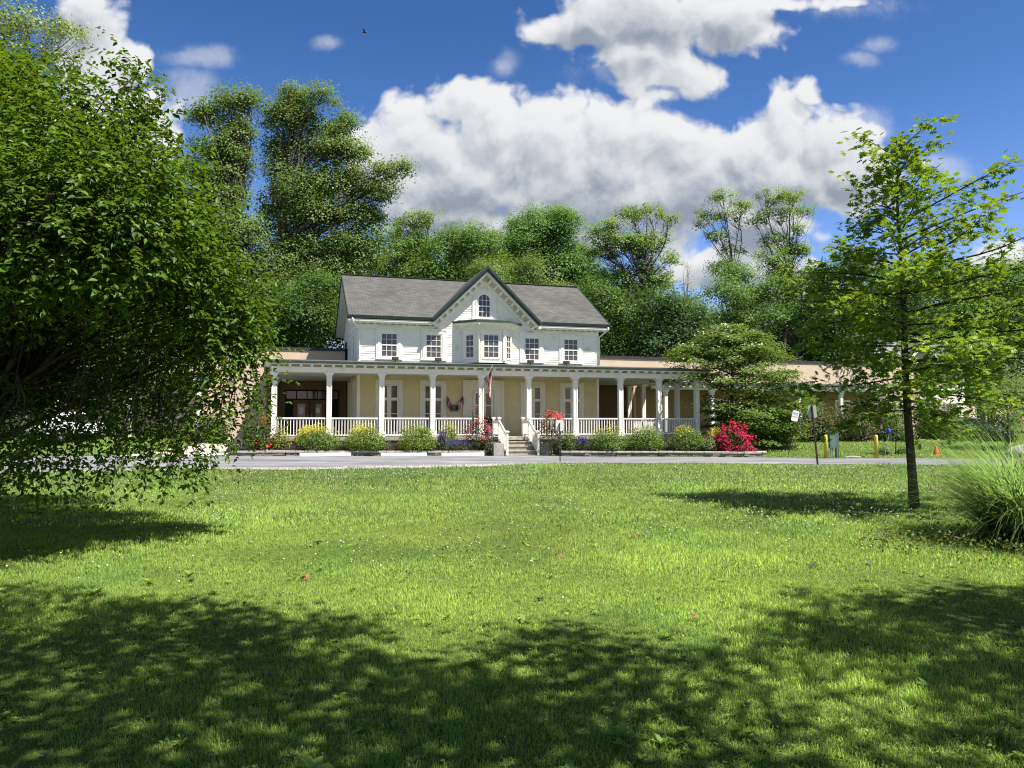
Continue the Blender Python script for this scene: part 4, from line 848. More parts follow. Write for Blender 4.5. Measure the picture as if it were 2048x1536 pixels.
# ------------------------------------------------------------------ trees
def curve(a, b, rng, n=5, bend=.12, sag=0):
    a, b = np.array(a, float), np.array(b, float); L = np.linalg.norm(b - a); t = np.linspace(0, 1, n)[:, None]
    k1 = rng.normal(0, bend * L, 3); P = a + (b - a) * t + np.sin(PI * t) * k1; P[:, 2] += sag * L * (t[:, 0] - t[:, 0] ** 2) * 2; return P
def tree(name, label, base, lobes, Y, col, leaf=.2, dens=190, clump=.75, seed=0, r0=.3, bark=BARKG, group=None, fork=.35, depth=.9, hue=.12, val=.2, flat=.7, bare=False, tips=None, twig=.018, lm=None, up=.75, col2=None, kind='quad', part='crown', jy=.25, trunk_top=None, cat='tree', ret=False):
    col = np.array(col) * 1.9; col2 = None if col2 is None else np.array(col2) * 1.9; leaf *= .86; dens *= 1.35; clump *= 1.15
    rng = np.random.default_rng(seed); bx, by = base; bz = gz(bx, by); o = T(name, label, cat, (bx, by, bz), 0, group)
    Ls = [(np.array(at(px, py, Y)) + np.array([0, rng.normal(0, jy * rx * Y / F), 0]), np.array([rx, rx * depth, rz]) * Y / F) for px, py, rx, rz in lobes]
    B = np.array([bx, by, bz]); topi = max(range(len(Ls)), key=lambda i: Ls[i][0][2]); Tp = Ls[topi][0] if trunk_top is None else np.array(trunk_top)
    tp = curve(B, Tp, rng, 9, .02); mb = MB(); tt = np.linspace(0, 1, 9)
    mb.tube(tp - B, [r0 * 1.25] + [r0 * (1 - .88 * t) for t in tt[1:]], 9)
    pos, nrm, cl = [], [], []
    for c, r in Ls:
        hz = c[2] - r[2] * .6; f = np.clip((hz - B[2]) / max(Tp[2] - B[2], .1) * .72, fork, .93); k = f * 8; i = int(k); st = tp[i] + (tp[min(i + 1, 8)] - tp[i]) * (k - i)
        rl = r0 * (1 - .88 * f) * .55; lp = curve(st, c, rng, 6, .08, .12)
        mb.tube(lp - B, np.linspace(rl, rl * .35, 6), 6)
        n = dens * PI * r[0] * r[2]; nc = max(5, int(n / 46))
        for q in range(nc):
            d = rng.normal(size=3); d /= np.linalg.norm(d); 
            if d[2] < -.35: d[2] *= -.5
            cc = c + d * r * rng.uniform(.35, 1.05) ** .6
            if q < (nc if bare else nc // 3): mb.tube(curve(lp[rng.integers(2, 6)], cc, rng, 4, .1) - B, np.array([rl * .3 + .004, twig, twig * .7, twig * .3]), 4)
            m_ = int(46 * rng.uniform(.6, 1.4)); cr = clump * rng.uniform(.55, 1.25)
            p = cc + rng.normal(size=(m_, 3)) * cr * np.array([.62, .62, .62 * flat])
            pos.append(p); nrm.append(d * .75 + np.array([0, 0, up]) + rng.normal(size=3) * .25 + rng.normal(size=(m_, 3)) * .32)
            cb = np.array(col2 if (col2 is not None and rng.random() < .35) else col) * (1 + rng.normal(0, val * .6)); cl.append(jitter(rng, cb, m_, hue * .6, val * .55))
    mb.build('trunk', bark, o, True)
    pos, nrm, cl = map(np.concatenate, (pos, nrm, cl)); sz = leaf * rng.uniform(.65, 1.35, len(pos))
    leaves(part, lm or LEAF, pos - B, nrm, sz, cl, kind, o, rng=rng)
    return (o, Ls, mb) if ret else o
def X(px, Y): return (px - CX) / F * Y
DK, MD, LT_, AT = (.034, .068, .014), (.060, .108, .022), (.084, .136, .030), (.062, .102, .028)
BG = 'trees behind the house'
tree('sycamore_tree', 'tall tree with upright plumes of foliage, left twin', (X(440, 60), 60), [(450, 205, 32, 45), (462, 260, 34, 50), (405, 232, 34, 31), (400, 215, 23, 25), (486, 190, 25, 31), (428, 300, 63, 50), (400, 350, 57, 45), (455, 330, 36, 62), (430, 390, 63, 50), (390, 420, 46, 45), (460, 470, 80, 78), (420, 560, 103, 90), (380, 500, 68, 67)], 60, (.066, .108, .030), .20, 270, .6, 1, .45, fork=.4, col2=(.090, .120, .034), group='tall twin trees')
tree('sycamore_tree', 'tallest broad tree with plume-like limbs just left of the house roof', (X(600, 62), 62), [(580, 190, 36, 36), (560, 235, 43, 47), (600, 240, 40, 45), (638, 196, 34, 27), (610, 290, 51, 50), (548, 300, 30, 56), (560, 345, 46, 45), (660, 260, 34, 34), (686, 240, 25, 31), (672, 300, 51, 45), (706, 296, 32, 27), (600, 390, 71, 56), (660, 370, 51, 56), (630, 440, 68, 62), (556, 430, 46, 67), (700, 350, 27, 29), (722, 380, 43, 29), (760, 345, 27, 31), (795, 332, 30, 18), (764, 385, 32, 31), (715, 425, 41, 34), (738, 440, 27, 45), (690, 490, 57, 45), (600, 500, 68, 56), (560, 540, 68, 67), (650, 555, 80, 56), (720, 520, 41, 40), (600, 600, 91, 56)], 62, (.066, .108, .030), .20, 265, .6, 2, .6, fork=.35, col2=(.090, .120, .034), group='tall twin trees')
tree('maple_tree', 'dark dense tree below the tallest tree, left of the house wall', (X(560, 57), 57), [(540, 620, 70, 60), (620, 640, 70, 60), (500, 670, 60, 50), (640, 580, 50, 45), (580, 690, 90, 45)], 57, DK, .22, 210, .75, 3, .3, group=BG)
tree('locust_tree', 'feathery pale tree right of the tallest tree, above the roof', (X(818, 72), 72), [(822, 448, 40, 30), (858, 432, 28, 18), (790, 470, 32, 22), (845, 480, 40, 28), (800, 520, 38, 24), (835, 535, 45, 35), (780, 545, 30, 24), (820, 500, 50, 30), (830, 580, 60, 40), (780, 590, 40, 36)], 72, LT_, .19, 190, .5, 4, .25, group=BG, bare=True, fork=.3)
tree('maple_tree', 'rounded mid green tree above the left half of the roof', (X(920, 70), 70), [(900, 500, 50, 42), (958, 490, 50, 42), (880, 560, 60, 50), (950, 560, 70, 55), (840, 550, 46, 46), (1000, 560, 55, 60), (900, 620, 90, 50), (980, 630, 80, 50), (925, 478, 60, 36)], 70, MD, .2, 200, .75, 5, .3, group=BG)
tree('ash_tree', 'tall dense bright green tree rising behind the central gable', (X(1090, 75), 75), [(1060, 445, 50, 36), (1110, 425, 44, 24), (1135, 450, 32, 40), (1040, 490, 55, 45), (1110, 495, 55, 50), (1020, 540, 60, 50), (1090, 540, 85, 60), (1160, 540, 40, 60), (1085, 470, 70, 60), (1080, 620, 100, 50)], 75, (.062, .118, .026), .2, 210, .7, 6, .35, group=BG)
tree('willow_tree', 'soft yellowish green tree between the gable and the taller tree', (X(1060, 64), 64), [(1058, 545, 34, 48), (1050, 590, 42, 40), (1000, 580, 44, 40), (1110, 590, 42, 42), (970, 545, 40, 36)], 64, (.072, .112, .032), .17, 260, .6, 7, .25, group=BG)
tree('locust_tree', 'feathery tall tree with bare lower limbs right of the house', (X(1262, 70), 70), [(1222, 455, 34, 22), (1262, 432, 30, 20), (1296, 422, 36, 16), (1338, 438, 26, 14), (1246, 490, 46, 28), (1312, 478, 36, 22), (1340, 520, 26, 16), (1205, 510, 36, 32), (1290, 535, 44, 20), (1230, 550, 50, 34), (1325, 560, 34, 22), (1270, 500, 60, 40), (1200, 470, 30, 24), (1290, 570, 70, 36), (1190, 580, 40, 40)], 70, LT_, .19, 180, .45, 8, .28, group=BG, bare=True, fork=.3)
tree('maple_tree', 'dark rounded tree just right of the house roof', (X(1210, 61), 61), [(1196, 600, 50, 44), (1240, 640, 60, 46), (1180, 660, 45, 40), (1230, 700, 70, 40)], 61, DK, .22, 200, .8, 9, .3, group=BG, col2=(.06, .105, .02))
tree('maple_tree', 'dark low tree behind the top of the flowering dogwood', (X(1330, 60), 60), [(1310, 620, 55, 44), (1370, 640, 60, 44), (1320, 690, 70, 44), (1390, 700, 50, 40)], 60, (.030, .062, .016), .22, 200, .8, 10, .3, group=BG)
tree('locust_tree', 'slim leaning feathery tree, left one of the airy pair', (X(1476, 72), 72), [(1452, 392, 36, 16), (1420, 425, 28, 16), (1492, 408, 28, 18), (1400, 445, 18, 10), (1465, 430, 36, 16), (1440, 470, 30, 20), (1470, 500, 26, 20), (1455, 540, 40, 30)], 72, LT_, .18, 170, .42, 11, .2, group=BG, bare=True, fork=.45)
tree('locust_tree', 'broad feathery tree, right one of the airy pair', (X(1545, 70), 70), [(1545, 392, 32, 18), (1590, 385, 36, 18), (1618, 420, 22, 18), (1560, 425, 46, 22), (1520, 440, 24, 18), (1600, 460, 26, 14), (1588, 505, 30, 24), (1545, 530, 40, 40), (1605, 500, 26, 20), (1560, 480, 40, 24), (1575, 560, 50, 36)], 70, LT_, .18, 170, .45, 12, .26, group=BG, bare=True, fork=.4)
tree('maple_tree', 'mid green tree under the slim leaning feathery tree', (X(1470, 65), 65), [(1480, 550, 42, 36), (1440, 600, 50, 40), (1510, 600, 45, 45), (1470, 650, 60, 40)], 65, MD, .2, 200, .7, 13, .26, group=BG)
tree('maple_tree', 'mid green tree under the broad feathery tree', (X(1570, 64), 64), [(1560, 590, 45, 42), (1605, 600, 40, 50), (1560, 650, 60, 45), (1620, 560, 26, 30)], 64, MD, .2, 200, .7, 14, .26, group=BG)
tree('maple_tree', 'dark dense tree left of the young oak trunk', (X(1670, 58), 58), [(1660, 560, 42, 40), (1710, 545, 40, 36), (1690, 610, 60, 45), (1640, 640, 50, 45), (1680, 680, 70, 40)], 58, DK, .22, 210, .75, 15, .3, group=BG)
tree('maple_tree', 'dark tree behind the crown of the young oak', (X(1780, 72), 72), [(1770, 570, 50, 40), (1820, 590, 50, 40), (1760, 630, 60, 50), (1830, 650, 60, 50)], 72, DK, .22, 200, .75, 16, .3, group=BG)
tree('maple_tree', 'large dark tree at the right edge behind the oak', (X(1960, 60), 60), [(1920, 570, 55, 36), (1990, 565, 60, 34), (2050, 590, 60, 50), (1900, 640, 60, 50), (1980, 650, 80, 60), (2080, 680, 80, 70), (1940, 730, 80, 50)], 60, DK, .22, 190, .8, 17, .35, group=BG, col2=MD)
tree('bush', 'bright rounded bush at the right edge beyond the ornamental grass', (X(2010, 42), 42), [(2010, 790, 50, 40), (1972, 825, 36, 32), (2050, 800, 50, 50), (2020, 840, 60, 34)], 42, (.075, .115, .034), .11, 500, .4, 18, .1, cat='bush', twig=.008, part='foliage')
tree('bare_tree', 'thin leafless grey tree in front of the cloud right of the feathery tree', (X(1350, 78), 78), [(1340, 545, 30, 20), (1380, 535, 26, 18), (1320, 565, 24, 14), (1360, 570, 30, 18)], 78, (.16, .14, .11), .12, 26, .5, 19, .14, TWIG, BG, bare=True, fork=.5, twig=.022)
tree('bare_tree', 'thin pale leafless tree beside the left end of the roof', (X(735, 74), 74), [(730, 505, 22, 24), (755, 520, 22, 24), (710, 530, 18, 18), (745, 545, 28, 14)], 74, (.12, .13, .07), .12, 45, .5, 20, .12, TWIG, BG, bare=True, fork=.5, twig=.02)
tree('willow_tree', 'pale fine-leaved tree rising behind the big left tree', (X(-30, 24), 24), [(30, 30, 60, 45), (95, 50, 50, 40), (135, 62, 32, 22), (60, 100, 50, 36), (110, 110, 36, 30), (-30, 60, 80, 90), (20, 170, 90, 60)], 24, (.115, .150, .062), .10, 330, .32, 21, .2, BARKG, bare=True, twig=.008, hue=.06, up=.2)
# woods further back, filling between the trunks
wd0 = None; rgw = random.Random(11)
WOODS = [(120, 'hidden deep behind the big drooping tree'), (260, 'behind the thick of the drooping tree'), (380, 'between the drooping tree and the tall twin trees'), (500, 'behind the trunk of the slimmer twin tree'), (640, 'behind the foot of the tallest tree'), (760, 'behind the feathery tree above the roof'),
         (860, 'behind the rounded tree over the roof'), (980, 'just behind the soft yellowish green tree'), (1120, 'behind the gable and the bright green tree'), (1240, 'behind the dark tree beside the roof end'), (1350, 'below the leafless grey tree'), (1440, 'behind the slim leaning feathery tree'), (1530, 'behind the broad feathery tree'),
         (1640, 'between the broad feathery tree and the oak'), (1750, 'behind the trunk of the young oak'), (1860, 'behind the cottage roof'), (1980, 'behind the large dark tree beyond the cottage'), (2100, 'at the picture edge behind the bright rounded bush')]
for k, (px, lab_) in enumerate(WOODS):
    Yw = 84 + rgw.uniform(-4, 9); hw = rgw.uniform(.92, 1.06) * float(np.interp(px, [500, 760, 1150, 1250, 1420, 1600, 2000], [1.2, 1.32, 1.32, 1.12, .95, 1.12, 1.2]))
    if wd0 is None:
        wd0 = tree('woodland_tree', 'dark woodland tree in the row behind the house', (0, 88), [(1024, 640, 70, 46), (970, 690, 60, 50), (1080, 690, 60, 50), (1024, 730, 95, 50), (1000, 800, 90, 50), (1060, 800, 80, 50)], 88, (.042, .080, .017), .24, 150, .9, 31, .3, group='dark woodland trees behind the house'); o = wd0
    else: o = copy_tree(wd0)
    o['label'] = 'dark woodland tree ' + lab_
    o.location = (X(px, Yw), Yw, gz(X(px, Yw), Yw)); o.rotation_euler = (0, 0, rgw.uniform(0, 6.3)); o.scale = (hw * 1.05, hw * 1.05, hw)

# flowering dogwood right of the porch: flat tiers of foliage with cream bracts on top
def dogwood():
    rng = np.random.default_rng(41); Y = 43.5; bx = X(1466, Y); B = np.array([bx, Y, gz(bx, Y)])
    o = T('dogwood_tree', 'flowering dogwood with tiers of leaves and cream blossom right of the porch', 'tree', tuple(B)); mb = MB()
    pos, nrm, cl, fp, fn = [], [], [], [], []
    mb.tube([(0, 0, -.1), (.05, 0, 1.2), (-.05, .1, 3), (0, 0, 5.4)], [.16, .13, .09, .02], 8)
    for q in range(300):
        h = rng.uniform(.0, 1); z = .35 + h * 6.55
        R_ = np.interp(h, [0, .12, .3, .5, .7, .85, .95, 1], [3.0, 3.5, 3.9, 3.8, 3.2, 2.2, 1.2, .4])
        a = rng.uniform(0, 2 * PI); rr = R_ * np.sqrt(rng.uniform(.2, 1.2)); c = np.array([rr * math.cos(a), rr * math.sin(a) * .9, z + .12 * rr * (h - .2)])
        c[0] += -.25 if h > .5 else 0
        if z < 3.7 and c[0] < -1.4: continue
        if q % 5 == 0: mb.tube(curve((0, 0, max(z - .9, .5)), c, rng, 4, .06, .06), [.035, .025, .015, .006], 5)
        m_ = 170; rad = rng.uniform(.55, 1.05); p = c + rng.normal(size=(m_, 3)) * np.array([.55, .55, .085]) * rad; p[:, 2] -= .22 * ((p[:, 0] - c[0]) ** 2 + (p[:, 1] - c[1]) ** 2)
        pos.append(p); nrm.append(np.array([.3 * math.cos(a), .3 * math.sin(a), 1]) + rng.normal(size=(m_, 3)) * .28); cl.append(jitter(rng, np.array([.105, .170, .032]) * (1 + rng.normal(0, .12)), m_, .08, .18))
        nf = rng.poisson(9 if (h > .5 and c[0] < .8) else 1.5); pf = c + rng.normal(size=(nf, 3)) * np.array([.5, .5, .05]) * rad; pf[:, 2] += .10; fp.append(pf); fn.append(np.array([0, -.1, 1]) + rng.normal(size=(nf, 3)) * .3)
    mb.build('trunk', BARK, o, True); pos, nrm, cl, fp, fn = map(np.concatenate, (pos, nrm, cl, fp, fn))
    leaves('crown', LEAF, pos, nrm, rng.uniform(.10, .19, len(pos)), cl, 'quad', o, rng=rng)
    leaves('blossom', PETAL, fp, fn, rng.uniform(.055, .095, len(fp)), jitter(rng, (.68, .68, .46), len(fp), .05, .08), 'petal', o, rng=rng)
dogwood()

# ------------------------------------------------------------------ shrubs and flowers of the bed
def shrub(name, label, px, Y, w_, h, col, seed, leaf=.075, n=4200, col2=None, top2=0, cat='shrub', zb=.28, group=None, flow=None, nflow=0, fsize=.07, fzone=(.3, 1), loose=0, px2=None, fk='petal', part='flowers'):
    """a bushy dome w wide and h high standing at picture column px"""
    rng = np.random.default_rng(seed); x = X(px, Y); B = np.array([x, Y, gz(x, Y) + zb]); o = T(name, label, cat, tuple(B), 0, group)
    mb = MB(); 
    for k in range(9): a = rng.uniform(0, 2 * PI); mb.tube(curve((0, 0, -.12), (math.cos(a) * w_ * .28, math.sin(a) * w_ * .28, h * rng.uniform(.5, .85)), rng, 4, .1), [.014, .011, .008, .004], 5)
    mb.build('stems', TWIG, o, True)
    def dome(n, lo, hi):
        nt = 26; tc_ = rng.normal(size=(nt, 3)); tc_[:, 2] = np.abs(tc_[:, 2]) * .9 + .05; tc_ = unit(tc_); i = rng.integers(0, nt, n)
        d = unit(tc_[i] + rng.normal(size=(n, 3)) * .30); d[:, 2] = np.abs(d[:, 2]); r = rng.uniform(lo, hi, n) ** .5 * (1 + .10 * np.sin(i * 2.3)) * (1 + loose * rng.normal(size=n)); 
        p = d * r[:, None] * np.array([w_ / 2, w_ * .42, h]); k = p[:, 2] < h * .30; p[k, 0] *= (.75 + .25 * p[k, 2] / (h * .30)); p[k, 1] *= (.75 + .25 * p[k, 2] / (h * .30)); return p, d
    p, d = dome(n, .30, 1.02); c = jitter(rng, col, n, .10, .2)
    if col2 is not None:
        f = (p[:, 2] / h - top2 - .03 + .35 * (-p[:, 0] / w_) + rng.normal(0, .10, n)) > .0; c[f] = jitter(rng, col2, int(f.sum()), .06, .15)
    leaves('foliage', LEAF, p, d * .7 + np.array([0, 0, .5]) + rng.normal(size=(n, 3)) * .5, leaf * rng.uniform(.6, 1.35, n), c, 'quad', o, rng=rng)
    if flow is not None:
        nc = max(6, nflow // 7); cp, cdn = dome(nc, .75, 1.06); f = cp[:, 2] / h; keep = (f > fzone[0]) & (f < fzone[1] + .2); cp = cp[keep]; i = rng.integers(0, len(cp), nflow)
        fp = cp[i] + rng.normal(size=(nflow, 3)) * .085; leaves(part, PETAL, fp, unit(fp) + np.array([0, -.5, .4]) + rng.normal(size=(nflow, 3)) * .5, fsize * rng.uniform(.7, 1.3, nflow), jitter(rng, flow, nflow, .06, .2), fk, o, rng=rng)['kind'] = 'stuff'
    return o
GRN, YEL_, LIM = (.120, .190, .034), (.46, .43, .06), (.20, .26, .045)
SG = 'rounded green shrubs with yellow tips in front of the porch'
shrub('shrub', 'rounded shrub, leftmost of the three left of the steps', 638, 35.75, 2.3, 1.16, GRN, 51, col2=YEL_, top2=.72, group=SG)
shrub('shrub', 'rounded shrub, middle of the three left of the steps', 733, 36.0, 2.25, 1.22, GRN, 52, col2=YEL_, top2=.78, group=SG)
shrub('shrub', 'rounded shrub, nearest to the steps on their left', 833, 36.4, 2.1, 1.26, (.15, .225, .036), 53, col2=LIM, top2=.72, group=SG)
shrub('shrub', 'rounded shrub, nearest to the steps on their right', 1217, 37.7, 2.2, 1.24, GRN, 54, col2=YEL_, top2=.82, group=SG)
shrub('shrub', 'rounded shrub, middle of the three right of the steps', 1289, 37.75, 2.1, 1.26, GRN, 55, col2=LIM, top2=.80, group=SG)
shrub('shrub', 'rounded shrub, rightmost of the three right of the steps', 1370, 37.75, 1.95, 1.18, GRN, 56, col2=YEL_, top2=.84, group=SG)
shrub('shrub', 'yellow leaved shrub peeping out behind the leftmost rounded shrub', 610, 36.4, 1.1, 1.10, YEL_, 57, n=1600, col2=(.42, .40, .06), top2=.5)
shrub('shrub', 'yellow leaved shrub against the porch, behind the middle rounded shrub on the left', 718, 36.9, 1.2, 1.22, YEL_, 58, n=1600)
shrub('shrub', 'lime green shrub behind the blue flower spikes left of the steps', 893, 37.6, 1.25, 1.30, LIM, 59, n=2200, col2=(.34, .34, .05), top2=.75, loose=.06)
shrub('shrub', 'yellow green shrub at the left corner of the porch', 562, 35.5, .95, 1.05, (.22, .24, .06), 60, n=1400, loose=.08)
shrub('shrub', 'loose green shrub behind the small red rose at the left porch corner', 512, 35.2, 1.7, 1.5, (.06, .105, .024), 61, n=2600, loose=.10, flow=(.45, .05, .03), nflow=60, fzone=(.7, 1))
shrub('shrub', 'silvery low plant at the left end of the stone edging', 482, 35.0, 1.0, .55, (.16, .19, .13), 62, n=1000, loose=.1)
shrub('rose_bush', 'small red rose at the left end of the bed', 527, 34.95, .55, .62, (.06, .09, .03), 63, n=500, flow=(.52, .045, .045), nflow=90, fsize=.065, zb=.22)
shrub('rose_bush', 'red rose bush left of the porch steps', 950, 37.2, 1.55, 1.75, (.075, .105, .034), 64, n=1500, loose=.08, flow=(.46, .085, .105), nflow=250, fsize=.062, fzone=(.25, 1), group='red rose bushes beside the steps')
shrub('rose_bush', 'low red rose spray leaning on the left stair rail', 975, 37.0, .75, 1.25, (.085, .105, .034), 65, n=350, loose=.12, flow=(.46, .070, .11), nflow=110, fsize=.062, fzone=(.55, 1), group='red rose bushes beside the steps')
shrub('rose_bush', 'large red rose bush right of the porch steps', 1107, 37.75, 1.65, 1.85, (.085, .10, .038), 66, n=2200, loose=.06, flow=(.46, .075, .080), nflow=400, fsize=.062, fzone=(.6, 1), col2=(.16, .10, .04), top2=.5, group='red rose bushes beside the steps')
shrub('shrub', 'leafy green plant right of the large rose bush', 1141, 37.75, 1.0, .98, (.10, .165, .034), 67, n=1300, loose=.08)
def lavender(label, px, Y, w_, h, n, seed, zb=.3):
    rng = np.random.default_rng(seed); x = X(px, Y); o = T('lavender', label, 'flowers', (x, Y, gz(x, Y) + zb)); p = rng.normal(size=(n, 3)) * np.array([w_ * .30, w_ * .22, 0]); hh = h * rng.uniform(.55, 1, n); mb = MB()
    for q in range(0, n, 3): mb.tube([(p[q, 0] * .4, p[q, 1] * .4, -.05), (p[q, 0], p[q, 1], hh[q])], .006, 3)
    mb.build('stems', mat('sage_stems', (.10, .15, .07), .8, .1, var=.2) if 'sage_stems' not in bpy.data.materials else bpy.data.materials['sage_stems'], o)
    a = rng.normal(size=(n * 3, 3)) * np.array([w_ * .28, w_ * .22, 0]); a[:, 2] = rng.uniform(.03, h * .6, n * 3); leaves('foliage', LEAF, a, np.array([0, 0, .6]) + rng.normal(size=(n * 3, 3)), rng.uniform(.05, .09, n * 3), jitter(rng, (.10, .14, .07), n * 3), 'quad', o, rng=rng)
    q = np.repeat(p, 7, 0); q[:, 2] = (hh[:, None] * (1 - np.linspace(0, .38, 7)[None])).ravel(); q[:, :2] += rng.normal(size=(n * 7, 2)) * .012
    leaves('flower_spikes', PETAL, q, rng.normal(size=(n * 7, 3)), rng.uniform(.028, .045, n * 7), jitter(rng, (.105, .085, .28), n * 7, .12, .2), 'blob', o, rng=rng)['kind'] = 'stuff'
lavender('tall pale blue flower spikes between the shrub and the red roses', 886, 36.75, .45, 1.0, 60, 71)
lavender('low mound of deep purple flowers left of the steps', 912, 36.75, .95, .5, 150, 72)
lavender('small purple flowers right of the steps by the rounded shrub', 1165, 37.6, .5, .72, 60, 73)
shrub('shrub', 'yellow shrub behind the red azalea at the right end of the bed', 1430, 38.1, 1.25, 1.12, GRN, 74, n=2000, col2=(.42, .38, .06), top2=.72)
shrub('shrub', 'pale leaved low plant left of the red azalea', 1416, 37.5, .8, .62, (.15, .19, .10), 75, n=900, loose=.08)
shrub('azalea_bush', 'crimson flowering azalea at the right end of the stone edging', 1468, 37.6, 1.95, 1.42, (.06, .085, .026), 76, n=1500, loose=.05, flow=(.38, .016, .055), nflow=1500, fsize=.075, fzone=(.0, 1.1), zb=.1)
# shrubs along the right wing
for px, Y, w_, h, c, lab in ((1535, 46, 3.6, 3.2, (.045, .085, .02), 'dark green shrub under the right side of the flowering dogwood'), (1620, 47.5, 3.4, 2.6, (.10, .115, .045), 'brownish green shrub behind the grey sign'),
                             (1700, 48, 3.4, 2.3, (.11, .11, .05), 'brownish green shrub behind the utility box'), (1770, 48.5, 3.2, 2.3, (.075, .10, .035), 'green shrub behind the right bollard'),
                             (1858, 50, 2.9, 2.9, (.12, .125, .055), 'tall pale brownish shrub in front of the cottage'), (1790, 47.5, 2.2, .9, (.06, .10, .025), 'low green shrub behind the small sapling'),
                             (1925, 49, 3.6, 1.2, (.05, .085, .022), 'dark low hedge shrub before the white posts'), (1985, 48, 3.4, 1.6, (.04, .07, .02), 'dark hedge shrub left of the bright bush'), (1480, 47, 3.0, 2.2, (.035, .065, .018), 'dark shrub in the shade under the flowering dogwood')):
    shrub('shrub', lab, px, Y, w_, h, c, int(px), .11, int(900 * w_ * h), zb=-.05, group='shrubs along the right wing', loose=.08, col2=None)
for px, Y, w_, h, lab in ((1764, 38.4, .75, .45, 'small dark green clump beside the blue topped stake'), (1803, 38.8, .7, .4, 'small green clump right of the thin sapling')): shrub('shrub', lab, px, Y, w_, h, (.05, .095, .022), int(px), .07, 500, zb=-.03)
for px, Y, w_, h, lab in ((60, 40.5, 3.2, 1.0, 'low green hedge plant behind the left road, outermost'), (150, 41, 3.0, 1.1, 'low green hedge plant left of the concrete path'), (232, 41.2, 1.6, 2.0, 'upright green shrub by the left end of the stucco wing'), (318, 41.6, 1.6, .7, 'low plant under the windows of the stucco wing'), (420, 40, 2.4, 1.6, 'green shrub between the path and the porch corner')): shrub('shrub', lab, px, Y, w_, h, (.07, .115, .028), int(px) + 900, .11, int(1000 * w_ * h), zb=-.05)
sp = tree('sapling', 'thin young sapling in front of the shrubs right of the bollards', (X(1789, 38.6), 38.6), [(1790, 838, 14, 12), (1787, 855, 12, 10), (1793, 820, 10, 10)], 38.6, MD, .09, 120, .2, 81, .03, BARK, fork=.5, twig=.006)

